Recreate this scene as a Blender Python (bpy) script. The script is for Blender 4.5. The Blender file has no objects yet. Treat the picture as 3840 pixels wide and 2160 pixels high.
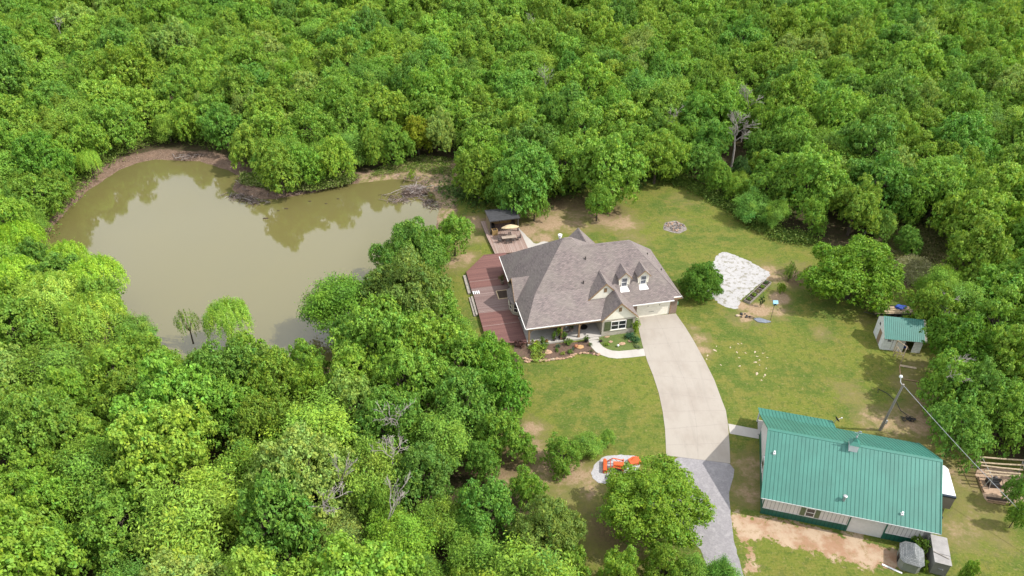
import bpy, bmesh, math, random
import numpy as np
from mathutils import Vector, Matrix

SC = bpy.context.scene
COL = SC.collection
R = math.radians

# ------------------------------------------------------------------ camera, sky, sun, exposure
FPX, PITCH, ROLL, CAMH = 2768.277, R(35.57), R(0.37), 62.821
cam_d = bpy.data.cameras.new('camera')
cam = bpy.data.objects.new('camera', cam_d)
COL.objects.link(cam)
cam_d.sensor_width = 36.0
cam_d.lens = 36.0 * FPX / 3840.0
cam_d.clip_end = 8000
cam_d.clip_start = 0.5
cam.location = (0, 0, CAMH)
cam.rotation_euler = (Matrix.Rotation(math.pi / 2 - PITCH, 3, 'X') @ Matrix.Rotation(ROLL, 3, 'Z')).to_euler()
SC.camera = cam

SUN_EL, SUN_AZ = 50.0, -11.0          # azimuth measured from +X towards +Y
w = bpy.data.worlds.new("World")
SC.world = w
w.use_nodes = True
nt = w.node_tree
sky = nt.nodes.new('ShaderNodeTexSky')
sky.sky_type = 'NISHITA'
sky.sun_disc = False
sky.sun_elevation = R(SUN_EL)
sky.sun_rotation = R(90 - SUN_AZ)
sky.air_density = 1.0
sky.dust_density = 3.0
bgn = nt.nodes['Background']
# broken white cloud over the blue: it lights the place and mirrors in the pond
tcw = nt.nodes.new('ShaderNodeTexCoord')
mpw = nt.nodes.new('ShaderNodeMapping'); mpw.inputs['Scale'].default_value = (1.0, 1.0, 2.2)
nt.links.new(tcw.outputs['Generated'], mpw.inputs[0])
nzw = nt.nodes.new('ShaderNodeTexNoise'); nzw.inputs['Scale'].default_value = 1.7; nzw.inputs['Detail'].default_value = 7; nzw.inputs['Roughness'].default_value = 0.55
nt.links.new(mpw.outputs[0], nzw.inputs['Vector'])
rmw = nt.nodes.new('ShaderNodeMapRange'); rmw.interpolation_type = 'SMOOTHSTEP'; rmw.inputs[1].default_value = 0.36; rmw.inputs[2].default_value = 0.56
nt.links.new(nzw.outputs[0], rmw.inputs[0])
mxw = nt.nodes.new('ShaderNodeMix'); mxw.data_type = 'RGBA'
nt.links.new(rmw.outputs[0], mxw.inputs[0]); nt.links.new(sky.outputs[0], mxw.inputs[6]); mxw.inputs[7].default_value = (6.8, 6.95, 7.3, 1)
nt.links.new(mxw.outputs[2], bgn.inputs[0])
bgn.inputs[1].default_value = 0.15

sun_d = bpy.data.lights.new('sun', 'SUN')
sun_d.energy = 3.6
sun_d.angle = R(0.6)
sun_d.color = (1.0, 0.955, 0.89)
sun = bpy.data.objects.new('sun', sun_d)
COL.objects.link(sun)
sdir = Vector((math.cos(R(SUN_EL)) * math.cos(R(SUN_AZ)), math.cos(R(SUN_EL)) * math.sin(R(SUN_AZ)), math.sin(R(SUN_EL))))
sun.rotation_euler = sdir.to_track_quat('Z', 'Y').to_euler()
sun.location = (60, -10, 90)

SC.view_settings.view_transform = 'Standard'
SC.view_settings.look = 'None'
SC.view_settings.gamma = 1.0
SC.view_settings.use_curve_mapping = False
SC.view_settings.exposure = 0.61
SC.cycles.max_bounces = 6
SC.cycles.diffuse_bounces = 3
SC.cycles.glossy_bounces = 3
SC.cycles.transmission_bounces = 3
SC.cycles.transparent_max_bounces = 4
SC.render.use_persistent_data = False

# ------------------------------------------------------------------ where a measured point of the photo stands on the ground or at a height
def at(px, py, z=0.0):
    """3840-wide photo pixel -> world point at height z"""
    x, y = px - 1920.0, py - 1080.0
    cr, sr = math.cos(ROLL), math.sin(ROLL)
    x, y = x * cr + y * sr, -x * sr + y * cr
    c, s = math.cos(PITCH), math.sin(PITCH)
    d = (x / FPX, c - y / FPX * s, -s - y / FPX * c)
    t = (z - CAMH) / d[2]
    return Vector((d[0] * t, d[1] * t, z))

KK = 3840 / 2576.0
def a2(px, py, z=0.0):
    return at(px * KK, py * KK, z)

def proj(P):
    """world point -> 2576-wide photo pixel and depth"""
    c, s = math.cos(PITCH), math.sin(PITCH)
    zz = P[2] - CAMH
    d = P[1] * c - zz * s
    u = P[1] * s + zz * c
    x, y = P[0] / d * FPX, -u / d * FPX
    cr, sr = math.cos(ROLL), math.sin(ROLL)
    return (1920 + x * cr - y * sr) / KK, (1080 + x * sr + y * cr) / KK, d

class Frame:
    def __init__(s, x, y, a):
        s.x, s.y, s.a = x, y, a
        s.c, s.s = math.cos(a), math.sin(a)
    def loc(s, P):
        dx, dy = P[0] - s.x, P[1] - s.y
        return Vector((dx * s.c + dy * s.s, -dx * s.s + dy * s.c, P[2]))
    def g(s, u, v, z=0.0):
        return Vector((s.x + u * s.c - v * s.s, s.y + u * s.s + v * s.c, z))
    def px(s, px, py, z):
        return s.loc(at(px, py, z))

HF = Frame(1.823, 74.682, R(12.22))       # the house
SF = Frame(25.099, 48.042, R(-14.54))     # the metal shop
def z1(x, y):
    return 1700 + x / 2.229, 750 + y / 2.229

# ------------------------------------------------------------------ tagging
def tag(o, label=None, cat=None, group=None, kind=None):
    if label: o['label'] = label
    if cat: o['category'] = cat
    if group: o['group'] = group
    if kind: o['kind'] = kind
    return o

def thing(name, label, cat, loc=(0, 0, 0), rz=0.0, group=None, scale=1.0):
    o = bpy.data.objects.new(name, None)
    o.empty_display_size = 0.3
    COL.objects.link(o)
    o.location = loc
    o.rotation_euler = (0, 0, rz)
    o.scale = (scale,) * 3 if not hasattr(scale, '__len__') else scale
    return tag(o, label, cat, group)

def copy_tree(o, parent=None):
    c = o.copy()
    COL.objects.link(c)
    if parent is not None:
        c.parent = parent
    for ch in list(o.children):
        copy_tree(ch, c)
    return c

# ------------------------------------------------------------------ mesh builder
class MB:
    def __init__(s):
        s.v, s.f, s.m = [], [], []
    def add(s, vs, fs, mi=0):
        b = len(s.v)
        s.v += [tuple(p) for p in vs]
        s.f += [tuple(b + i for i in f) for f in fs]
        s.m += [mi] * len(fs)
        return s
    def poly(s, pts, mi=0):
        return s.add(pts, [tuple(range(len(pts)))], mi)
    def box(s, x0, x1, y0, y1, z0, z1, mi=0, M=None):
        vs = [Vector(p) for p in ((x0, y0, z0), (x1, y0, z0), (x1, y1, z0), (x0, y1, z0), (x0, y0, z1), (x1, y0, z1), (x1, y1, z1), (x0, y1, z1))]
        if M is not None:
            vs = [M @ p for p in vs]
        return s.add(vs, [(3, 2, 1, 0), (4, 5, 6, 7), (0, 1, 5, 4), (1, 2, 6, 5), (2, 3, 7, 6), (3, 0, 4, 7)], mi)
    def prism(s, pts, z0, z1, mi=0, mtop=None):
        n = len(pts)
        area = sum(pts[i][0] * pts[(i + 1) % n][1] - pts[(i + 1) % n][0] * pts[i][1] for i in range(n))
        if area < 0:
            pts = pts[::-1]
        zb = z0 if hasattr(z0, '__len__') else [z0] * n
        zt = z1 if hasattr(z1, '__len__') else [z1] * n
        vs = [(p[0], p[1], zb[i]) for i, p in enumerate(pts)] + [(p[0], p[1], zt[i]) for i, p in enumerate(pts)]
        fs = [tuple(range(n - 1, -1, -1))] + [(i, (i + 1) % n, n + (i + 1) % n, n + i) for i in range(n)]
        s.add(vs, fs, mi)
        b = len(s.v)
        s.f.append(tuple(b - n + i for i in range(n)))
        s.m.append(mi if mtop is None else mtop)
        return s
    def slab(s, pts, t, mi=0, mside=None):
        """a roof plane: the polygon on top, t thick (downwards)"""
        n = len(pts)
        nz = sum((pts[i][0] - pts[(i + 1) % n][0]) * (pts[i][1] + pts[(i + 1) % n][1]) for i in range(n))
        if nz < 0:
            pts = pts[::-1]
        vs = [tuple(p) for p in pts] + [(p[0], p[1], p[2] - t) for p in pts]
        s.add(vs, [tuple(range(n))], mi)
        b = len(s.v) - 2 * n
        ms = mi if mside is None else mside
        for i in range(n):
            j = (i + 1) % n
            s.f.append((b + i, b + n + i, b + n + j, b + j)); s.m.append(ms)
        s.f.append(tuple(b + n + i for i in range(n - 1, -1, -1))); s.m.append(ms)
        return s
    def tube(s, pts, r, seg=6, mi=0, caps=True):
        pts = [Vector(p) for p in pts]
        rr = r if hasattr(r, '__len__') else [r] * len(pts)
        rings = []
        for i, p in enumerate(pts):
            d = (pts[min(i + 1, len(pts) - 1)] - pts[max(i - 1, 0)])
            if d.length < 1e-6: d = Vector((0, 0, 1))
            d.normalize()
            a = d.cross(Vector((0, 0, 1))) if abs(d.z) < 0.95 else d.cross(Vector((1, 0, 0)))
            a.normalize()
            bq = d.cross(a)
            rings.append([p + (a * math.cos(2 * math.pi * k / seg) + bq * math.sin(2 * math.pi * k / seg)) * rr[i] for k in range(seg)])
        vs = [q for rg in rings for q in rg]
        fs = []
        for i in range(len(pts) - 1):
            for k in range(seg):
                k2 = (k + 1) % seg
                fs.append((i * seg + k, (i + 1) * seg + k, (i + 1) * seg + k2, i * seg + k2))
        if caps:
            fs.append(tuple(range(seg)))
            fs.append(tuple((len(pts) - 1) * seg + k for k in range(seg - 1, -1, -1)))
        return s.add(vs, fs, mi)
    def lathe(s, prof, seg=14, c=(0, 0, 0), mi=0):
        vs, fs = [], []
        for (r, z) in prof:
            for k in range(seg):
                a = 2 * math.pi * k / seg
                vs.append((c[0] + r * math.cos(a), c[1] + r * math.sin(a), c[2] + z))
        for i in range(len(prof) - 1):
            for k in range(seg):
                k2 = (k + 1) % seg
                fs.append((i * seg + k, i * seg + k2, (i + 1) * seg + k2, (i + 1) * seg + k))
        fs.append(tuple(range(seg - 1, -1, -1)))
        fs.append(tuple((len(prof) - 1) * seg + k for k in range(seg)))
        return s.add(vs, fs, mi)
    def lump(s, c, r, rng, sq=(1, 1, 1), sub=2, rough=0.2, mi=0, cut=None):
        bm = bmesh.new()
        bmesh.ops.create_icosphere(bm, subdivisions=sub, radius=1.0)
        vs = []
        ph = [rng.uniform(0, 6.28) for _ in range(6)]
        for q in bm.verts:
            p = q.co
            k = 1 + rough * (math.sin(3 * p.x + ph[0]) * math.sin(3.3 * p.y + ph[1]) + 0.6 * math.sin(6 * p.z + ph[2]) * math.sin(5 * p.x + ph[3]))
            z = p.z * k * sq[2] * r
            if cut is not None: z = max(z, cut)
            vs.append((c[0] + p.x * k * sq[0] * r, c[1] + p.y * k * sq[1] * r, c[2] + z))
        fs = [tuple(q.index for q in f.verts) for f in bm.faces]
        bm.free()
        return s.add(vs, fs, mi)
    def build(s, name, mat, parent=None, smooth=False, loc=None, rz=None):
        me = bpy.data.meshes.new(name)
        me.from_pydata(s.v, [], s.f)
        mats = mat if isinstance(mat, (list, tuple)) else [mat]
        for m in mats: me.materials.append(m)
        if len(mats) > 1:
            me.polygons.foreach_set('material_index', s.m)
        if smooth:
            me.polygons.foreach_set('use_smooth', [True] * len(s.f))
        me.update()
        uv = me.uv_layers.new(name='UVMap')
        dat = np.zeros(len(me.loops) * 2, dtype=np.float32)
        for p in me.polygons:
            n = p.normal
            if abs(n.z) > 0.995:
                al, up = Vector((1, 0, 0)), Vector((0, 1, 0))
            else:
                al = Vector((-n.y, n.x, 0)).normalized()
                up = n.cross(al)
                if up.z < 0: up, al = -up, al
            for li in p.loop_indices:
                co = me.vertices[me.loops[li].vertex_index].co
                dat[li * 2] = co.dot(al); dat[li * 2 + 1] = co.dot(up)
        uv.data.foreach_set('uv', dat)
        o = bpy.data.objects.new(name, me)
        COL.objects.link(o)
        if parent is not None: o.parent = parent
        if loc is not None: o.location = loc
        if rz is not None: o.rotation_euler = (0, 0, rz)
        return o

# ------------------------------------------------------------------ materials
def newmat(name):
    m = bpy.data.materials.new(name)
    m.use_nodes = True
    return m, m.node_tree, m.node_tree.nodes['Principled BSDF']

def mixc(nt, fac, a, b, mode='MIX'):
    n = nt.nodes.new('ShaderNodeMix'); n.data_type = 'RGBA'; n.blend_type = mode
    for s, v in ((n.inputs[0], fac), (n.inputs[6], a), (n.inputs[7], b)):
        if isinstance(v, bpy.types.NodeSocket): nt.links.new(v, s)
        elif isinstance(v, (int, float)): s.default_value = v
        else: s.default_value = (*v, 1) if len(v) == 3 else v
    return n.outputs[2]

def mathn(nt, op, a, b=0.0, clamp=False):
    n = nt.nodes.new('ShaderNodeMath'); n.operation = op; n.use_clamp = clamp
    for s, v in ((n.inputs[0], a), (n.inputs[1], b)):
        if isinstance(v, bpy.types.NodeSocket): nt.links.new(v, s)
        else: s.default_value = v
    return n.outputs[0]

def noise(nt, vec, scale, detail=4, rough=0.6, out=0):
    n = nt.nodes.new('ShaderNodeTexNoise')
    n.inputs['Scale'].default_value = scale
    n.inputs['Detail'].default_value = detail
    n.inputs['Roughness'].default_value = rough
    if vec is not None: nt.links.new(vec, n.inputs['Vector'])
    return n.outputs[out]

def ramp(nt, x, lo, hi):
    n = nt.nodes.new('ShaderNodeMapRange'); n.interpolation_type = 'SMOOTHSTEP'
    nt.links.new(x, n.inputs[0]); n.inputs[1].default_value = lo; n.inputs[2].default_value = hi
    return n.outputs[0]

def mapping(nt, vec, scale=(1, 1, 1), rot=(0, 0, 0)):
    n = nt.nodes.new('ShaderNodeMapping')
    nt.links.new(vec, n.inputs[0]); n.inputs['Scale'].default_value = scale; n.inputs['Rotation'].default_value = rot
    return n.outputs[0]

def bump(nt, bs, h, strength=0.3, dist=0.05):
    n = nt.nodes.new('ShaderNodeBump'); n.inputs['Strength'].default_value = strength; n.inputs['Distance'].default_value = dist
    nt.links.new(h, n.inputs['Height']); nt.links.new(n.outputs[0], bs.inputs['Normal'])

GA = 0.66                     # how far the paint and stone colours below are brought down to real reflectances
def dim(nt, c):
    return mixc(nt, 1.0, c, (GA, GA, GA), 'MULTIPLY')

def simple(name, col, rough=0.7, var=0.25, scale=3.0, metal=0.0, dirt=None, stretch=(1, 1, 1), spec=0.5):
    m, nt, bs = newmat(name)
    tc = nt.nodes.new('ShaderNodeTexCoord').outputs['Object']
    v = mapping(nt, tc, stretch)
    n = noise(nt, v, scale, 5, 0.65)
    lo = tuple(c * (1 - var) for c in col); hi = tuple(c * (1 + var) for c in col)
    c = mixc(nt, ramp(nt, n, 0.3, 0.7), lo, hi)
    if dirt:
        n2 = noise(nt, tc, scale * 0.37, 5, 0.7)
        c = mixc(nt, mathn(nt, 'MULTIPLY', ramp(nt, n2, 0.5, 0.75), 0.7), c, dirt)
    nt.links.new(dim(nt, c), bs.inputs['Base Color'])
    bs.inputs['Roughness'].default_value = rough
    bs.inputs['Metallic'].default_value = metal
    bs.inputs['Specular IOR Level'].default_value = spec
    bump(nt, bs, n, 0.15, 0.02)
    return m

def brickmat(name, c1, c2, mortar, bw, bh, ms=0.01, rough=0.9, var=None, off=0.5, bmp=0.4, speck=None):
    m, nt, bs = newmat(name)
    tc = nt.nodes.new('ShaderNodeTexCoord').outputs['UV']
    b = nt.nodes.new('ShaderNodeTexBrick')
    nt.links.new(tc, b.inputs['Vector'])
    b.offset = off
    b.inputs['Color1'].default_value = (*c1, 1); b.inputs['Color2'].default_value = (*c2, 1); b.inputs['Mortar'].default_value = (*mortar, 1)
    b.inputs['Scale'].default_value = 1.0
    b.inputs['Mortar Size'].default_value = ms
    b.inputs['Brick Width'].default_value = bw; b.inputs['Row Height'].default_value = bh
    b.inputs['Bias'].default_value = 0.0
    c = b.outputs['Color']
    if speck:
        n = noise(nt, mapping(nt, tc, (1.0 / bw, 2.2 / bh, 1)), 0.6, 2, 0.5)
        c = mixc(nt, mathn(nt, 'MULTIPLY', ramp(nt, n, 0.5, 0.62), 0.5), c, speck)
    if var:
        n = noise(nt, tc, 0.35, 4, 0.6)
        c = mixc(nt, mathn(nt, 'MULTIPLY', ramp(nt, n, 0.35, 0.7), 0.4), c, var)
    nt.links.new(dim(nt, c), bs.inputs['Base Color'])
    bs.inputs['Roughness'].default_value = rough
    bump(nt, bs, b.outputs['Fac'], -bmp, 0.02)
    return m

def boards(name, c1, c2, bw=0.14, axis=1, dirt=None, rough=0.8, gap=(0.03, 0.02, 0.015), bands=None):
    """planks across the given local axis; bands = [(lo, hi, colour)] painted or bare stretches along y"""
    m, nt, bs = newmat(name)
    tc = nt.nodes.new('ShaderNodeTexCoord').outputs['Object']
    sep = nt.nodes.new('ShaderNodeSeparateXYZ'); nt.links.new(tc, sep.inputs[0])
    x = sep.outputs[axis]
    f = mathn(nt, 'DIVIDE', x, bw)
    idn = mathn(nt, 'FLOOR', f)
    fr = mathn(nt, 'FRACT', f)
    wn = nt.nodes.new('ShaderNodeTexWhiteNoise'); wn.noise_dimensions = '1D'; nt.links.new(idn, wn.inputs['W'])
    st = (0.35, 6, 6) if axis == 1 else ((6, 0.35, 6) if axis == 0 else (6, 6, 0.35))
    n = noise(nt, mapping(nt, tc, st), 1.0, 4, 0.7)
    k = mathn(nt, 'ADD', mathn(nt, 'MULTIPLY', wn.outputs[0], 0.6), mathn(nt, 'MULTIPLY', n, 0.5))
    c = mixc(nt, ramp(nt, k, 0.15, 0.9), c1, c2)
    if bands:
        sy = sep.outputs[1]
        wob = mathn(nt, 'MULTIPLY', mathn(nt, 'SUBTRACT', n, 0.5), 1.2)
        for lo, hi, c3, c4 in bands:
            inb = mathn(nt, 'MULTIPLY', mathn(nt, 'GREATER_THAN', mathn(nt, 'ADD', sy, wob), lo), mathn(nt, 'LESS_THAN', mathn(nt, 'ADD', sy, wob), hi))
            c = mixc(nt, inb, c, mixc(nt, ramp(nt, k, 0.15, 0.9), c3, c4))
    if dirt:
        n2 = noise(nt, tc, 0.7, 5, 0.7)
        c = mixc(nt, mathn(nt, 'MULTIPLY', ramp(nt, n2, 0.45, 0.75), 0.55), c, dirt)
    c = mixc(nt, mathn(nt, 'LESS_THAN', fr, 0.09), c, gap)
    nt.links.new(dim(nt, c), bs.inputs['Base Color'])
    bs.inputs['Roughness'].default_value = rough
    bump(nt, bs, n, 0.2, 0.01)
    return m

M = {}
M['shingle'] = brickmat('roof_shingles', (0.37, 0.30, 0.28), (0.25, 0.205, 0.20), (0.09, 0.075, 0.075), 0.38, 0.17, 0.014, 0.95, var=(0.33, 0.30, 0.255), speck=(0.11, 0.095, 0.095))
M['dark_shingle'] = simple('dark_roof_felt', (0.055, 0.055, 0.06), 0.85, 0.25, 2.0)
M['white'] = simple('white_trim', (1.18, 1.16, 1.12), 0.5, 0.05, 2.0)
M['cream'] = simple('cream_siding', (1.2, 1.14, 0.97), 0.6, 0.05, 1.5)
M['stone'] = brickmat('tan_stone', (0.72, 0.65, 0.52), (0.50, 0.43, 0.33), (0.66, 0.62, 0.56), 0.42, 0.19, 0.02, 0.9, var=(0.45, 0.42, 0.36))
M['brick'] = brickmat('brown_brick', (0.36, 0.23, 0.16), (0.27, 0.16, 0.11), (0.42, 0.36, 0.30), 0.2, 0.075, 0.012, 0.9)
M['cedar'] = boards('cedar_wood', (0.36, 0.22, 0.11), (0.50, 0.33, 0.18), 0.2, 2)
M['post'] = simple('stained_post', (0.40, 0.25, 0.14), 0.7, 0.2, 5.0, stretch=(6, 6, 0.6))
M['glass'] = simple('dark_glass', (0.03, 0.035, 0.045), 0.08, 0.3, 1.0, spec=0.8)
M['curtain'] = simple('curtained_glass', (0.16, 0.18, 0.22), 0.2, 0.6, 5.0, stretch=(8, 8, 0.5), spec=0.8)
M['shutter'] = boards('green_shutter', (0.10, 0.13, 0.05), (0.13, 0.165, 0.065), 0.12, 0)
M['red_deck'] = boards('red_deck_boards', (0.27, 0.125, 0.105), (0.185, 0.08, 0.07), 0.145, 1,
                       bands=[(7.6, 13.6, (0.32, 0.225, 0.205), (0.23, 0.145, 0.13))])
M['back_deck'] = boards('weathered_deck_boards', (0.48, 0.36, 0.31), (0.34, 0.22, 0.17), 0.145, 0, dirt=(0.42, 0.37, 0.33))
M['deck_side'] = boards('deck_skirt', (0.20, 0.13, 0.09), (0.28, 0.19, 0.13), 0.2, 2)
M['raw_wood'] = simple('raw_lumber', (0.60, 0.47, 0.31), 0.8, 0.25, 4.0, stretch=(1, 1, 1))
M['grey_wood'] = simple('grey_wood', (0.38, 0.34, 0.29), 0.85, 0.3, 4.0)
M['yellow_wood'] = boards('golden_planks', (0.44, 0.28, 0.10), (0.56, 0.37, 0.15), 0.12, 0)
M['cabana_wall'] = boards('brown_plank_wall', (0.30, 0.21, 0.12), (0.40, 0.29, 0.17), 0.14, 1)
M['white_wood'] = simple('painted_white_wood', (1.12, 1.12, 1.12), 0.7, 0.12, 3.0)
M['dark_wood'] = simple('dark_brown_wood', (0.09, 0.06, 0.045), 0.8, 0.3, 4.0)
M['black'] = simple('black_plastic', (0.025, 0.025, 0.028), 0.45, 0.3, 4.0)
M['charcoal'] = simple('charcoal_frame', (0.10, 0.085, 0.08), 0.6, 0.3, 4.0)
M['tan_cloth'] = simple('tan_cloth', (0.72, 0.56, 0.34), 0.9, 0.1, 2.0)
M['cushion'] = simple('grey_cushion', (0.45, 0.44, 0.42), 0.95, 0.1, 4.0)
M['pillow'] = simple('pale_pillow', (0.68, 0.72, 0.72), 0.95, 0.1, 8.0)
M['wicker'] = simple('brown_wicker', (0.17, 0.12, 0.10), 0.8, 0.4, 20.0)
M['tabletop'] = simple('tan_tabletop', (0.50, 0.41, 0.33), 0.6, 0.15, 3.0)
M['terracotta'] = simple('terracotta', (0.50, 0.20, 0.09), 0.8, 0.15, 8.0)
M['clay_pot'] = simple('stoneware_pot', (0.36, 0.28, 0.22), 0.8, 0.2, 8.0)
M['dark_pot'] = simple('dark_glazed_pot', (0.06, 0.05, 0.05), 0.35, 0.3, 6.0)
M['soil'] = simple('dark_soil', (0.07, 0.045, 0.03), 0.95, 0.4, 12.0)
M['sandstone'] = simple('sandstone', (0.52, 0.34, 0.22), 0.9, 0.3, 3.0)
M['pale_rock'] = simple('pale_rock', (0.58, 0.46, 0.33), 0.9, 0.25, 3.0)
M['galv'] = simple('galvanised_steel', (0.62, 0.63, 0.64), 0.38, 0.15, 4.0, metal=0.5)
M['white_metal'] = simple('white_painted_metal', (0.98, 0.98, 0.98), 0.35, 0.05, 2.0)
M['panel'] = simple('light_grey_metal_siding', (1.02, 0.98, 0.96), 0.5, 0.05, 1.0)
M['green_panel'] = simple('dark_green_metal_siding', (0.025, 0.17, 0.125), 0.4, 0.1, 1.0)
M['green_roof'] = simple('green_metal_roof', (0.056, 0.25, 0.193), 0.42, 0.13, 0.45, spec=0.6, stretch=(1, 0.35, 1))
M['shaded_green_rib'] = simple('shaded_roof_rib', (0.032, 0.185, 0.142), 0.5, 0.05, 1.0)  # rib colour darkened to carry the shadow in the panel valleys
M['green_trim'] = simple('green_trim', (0.055, 0.25, 0.19), 0.42, 0.05, 1.0)
M['navy'] = simple('navy_metal', (0.02, 0.035, 0.06), 0.4, 0.2, 1.0)
M['orange'] = simple('orange_paint', (0.86, 0.14, 0.03), 0.38, 0.08, 3.0)
M['orange_dark'] = simple('worn_orange_paint', (0.62, 0.10, 0.03), 0.5, 0.2, 3.0)
M['rubber'] = simple('tyre_rubber', (0.025, 0.025, 0.025), 0.8, 0.3, 8.0)
M['blue_tarp'] = simple('blue_tarp', (0.03, 0.10, 0.55), 0.5, 0.3, 5.0)
M['slate_tarp'] = simple('slate_blue_sheet', (0.22, 0.25, 0.30), 0.6, 0.2, 3.0)
M['turquoise'] = simple('sky_blue_paint', (0.28, 0.60, 0.75), 0.5, 0.08, 3.0)
M['pole_wood'] = simple('weathered_pole', (0.36, 0.32, 0.28), 0.85, 0.25, 4.0, stretch=(5, 5, 0.4))
M['bark'] = simple('bark', (0.10, 0.075, 0.055), 0.95, 0.35, 5.0, stretch=(3, 3, 0.7))
M['dead'] = simple('bleached_dead_wood', (0.42, 0.37, 0.34), 0.9, 0.25, 5.0)
M['stick'] = simple('driftwood', (0.24, 0.18, 0.15), 0.9, 0.5, 2.0)
M['tan_flag'] = simple('tan_paving', (0.60, 0.36, 0.16), 0.85, 0.15, 3.0)
M['plaster'] = simple('weathered_grey_plastic', (0.40, 0.38, 0.365), 0.7, 0.15, 1.5, dirt=(0.33, 0.31, 0.30))
M['grey_shingle'] = brickmat('mottled_grey_shingles', (0.38, 0.39, 0.39), (0.20, 0.22, 0.22), (0.13, 0.14, 0.14), 0.30, 0.15, 0.015, 0.95, speck=(0.13, 0.14, 0.14))

def concrete(name, base, stain, joint=None, sc=0.35):
    m, nt, bs = newmat(name)
    tc = nt.nodes.new('ShaderNodeTexCoord').outputs['Object']
    n1 = noise(nt, mapping(nt, tc, (1, 0.55, 1)), sc, 6, 0.65)
    n2 = noise(nt, tc, 9.0, 4, 0.7)
    c = mixc(nt, ramp(nt, n1, 0.42, 0.68), base, stain)
    c = mixc(nt, mathn(nt, 'MULTIPLY', n2, 0.35), c, tuple(b * 0.8 for b in base))
    n3 = noise(nt, tc, 1.4, 7, 0.75)
    c = mixc(nt, mathn(nt, 'MULTIPLY', ramp(nt, n3, 0.56, 0.70), 0.35), c, tuple(b * 0.62 for b in base))
    n4 = noise(nt, mapping(nt, tc, (1.6, 0.12, 1), (0, 0, R(12))), 1.0, 4, 0.6)
    c = mixc(nt, mathn(nt, 'MULTIPLY', ramp(nt, n4, 0.52, 0.66), 0.22), c, tuple(b * 0.7 for b in base))
    nt.links.new(dim(nt, c), bs.inputs['Base Color'])
    bs.inputs['Roughness'].default_value = 0.85
    bump(nt, bs, n2, 0.1, 0.01)
    return m
M['concrete'] = concrete('driveway_concrete', (0.49, 0.44, 0.375), (0.42, 0.365, 0.305))
M['slab'] = concrete('porch_concrete', (0.62, 0.585, 0.53), (0.54, 0.50, 0.45))
M['joint'] = simple('concrete_joint', (0.39, 0.345, 0.30), 0.9, 0.1, 3.0)

def gravelmat(name, c1, c2, weeds=None, sc=6.0, thr=(0.58, 0.66)):
    m, nt, bs = newmat(name)
    tc = nt.nodes.new('ShaderNodeTexCoord').outputs['Object']
    vo = nt.nodes.new('ShaderNodeTexVoronoi'); vo.inputs['Scale'].default_value = sc * 1.5
    nt.links.new(tc, vo.inputs['Vector'])
    n = noise(nt, tc, sc, 5, 0.8)
    n1 = noise(nt, tc, 0.45, 5, 0.65)
    c = mixc(nt, ramp(nt, n, 0.4, 0.6), c1, c2)
    c = mixc(nt, mathn(nt, 'MULTIPLY', ramp(nt, n1, 0.42, 0.62), 0.35), c, tuple(q * 0.72 for q in c1))
    if weeds:
        n2 = noise(nt, tc, 1.3, 8, 0.75)
        c = mixc(nt, mathn(nt, 'MULTIPLY', ramp(nt, n2, *thr), 0.8), c, weeds)
    nt.links.new(dim(nt, c), bs.inputs['Base Color'])
    bs.inputs['Roughness'].default_value = 0.95
    bump(nt, bs, vo.outputs['Distance'], 0.25, 0.02)
    return m
M['white_gravel'] = gravelmat('white_gravel', (0.60, 0.585, 0.58), (0.50, 0.485, 0.475), weeds=(0.25, 0.23, 0.15), thr=(0.50, 0.60))
M['pad_gravel'] = gravelmat('crushed_white_rock', (0.60, 0.59, 0.60), (0.44, 0.43, 0.44))
M['grey_gravel'] = gravelmat('grey_road_gravel', (0.38, 0.36, 0.37), (0.31, 0.295, 0.305), weeds=(0.46, 0.44, 0.44), thr=(0.46, 0.66), sc=4.0)
M['sand'] = gravelmat('orange_sand', (0.62, 0.44, 0.31), (0.50, 0.34, 0.23), sc=3.0)
M['mulch'] = gravelmat('brown_mulch', (0.20, 0.125, 0.085), (0.11, 0.07, 0.05), weeds=(0.10, 0.13, 0.035), sc=5.0)
M['bed_grass'] = gravelmat('bed_ground_cover', (0.10, 0.17, 0.025), (0.17, 0.20, 0.05), weeds=(0.22, 0.15, 0.08), sc=5.0)
M['ash'] = gravelmat('fire_ash', (0.22, 0.19, 0.17), (0.42, 0.37, 0.33), sc=3.0)

# ------------------------------------------------------------------ ground, pond, banks
def P2(pts, z=0.0):
    return [tuple(a2(x, y, z)[:2]) for x, y in pts]

POND_PX = [(84, 650), (122, 588), (165, 536), (226, 478), (297, 431), (342, 412), (390, 402), (450, 405), (505, 407), (545, 421), (583, 434), (601, 447),
           (588, 462), (582, 478), (608, 490), (655, 503), (700, 500), (760, 491), (800, 483), (850, 470), (905, 461), (960, 455), (1010, 451), (1052, 462), (1090, 489), (1102, 522), (1097, 560),
           (1075, 600), (1020, 668), (975, 740), (945, 810), (905, 880), (830, 925), (740, 945), (600, 950), (470, 935), (350, 890), (270, 810), (190, 745), (120, 700)]
POND = P2(POND_PX, -0.6)
YARD_PX = [(1120, 470), (1180, 500), (1250, 505), (1330, 505), (1400, 470), (1480, 462), (1600, 452), (1700, 455), (1760, 482), (1830, 520), (1900, 565), (1965, 600), (2040, 606),
           (2100, 640), (2200, 690), (2280, 722), (2330, 735), (2340, 790), (2390, 860), (2400, 1000), (2440, 1110), (2520, 1150), (2620, 1180), (2760, 1300), (2800, 1560), (1440, 1560),
           (1470, 1400), (1400, 1260), (1200, 1210), (1130, 1180), (1170, 1120), (1310, 1060), (1300, 900), (1220, 870), (1110, 800), (1085, 690), (1120, 600)]
YARD = P2(YARD_PX)

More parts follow.
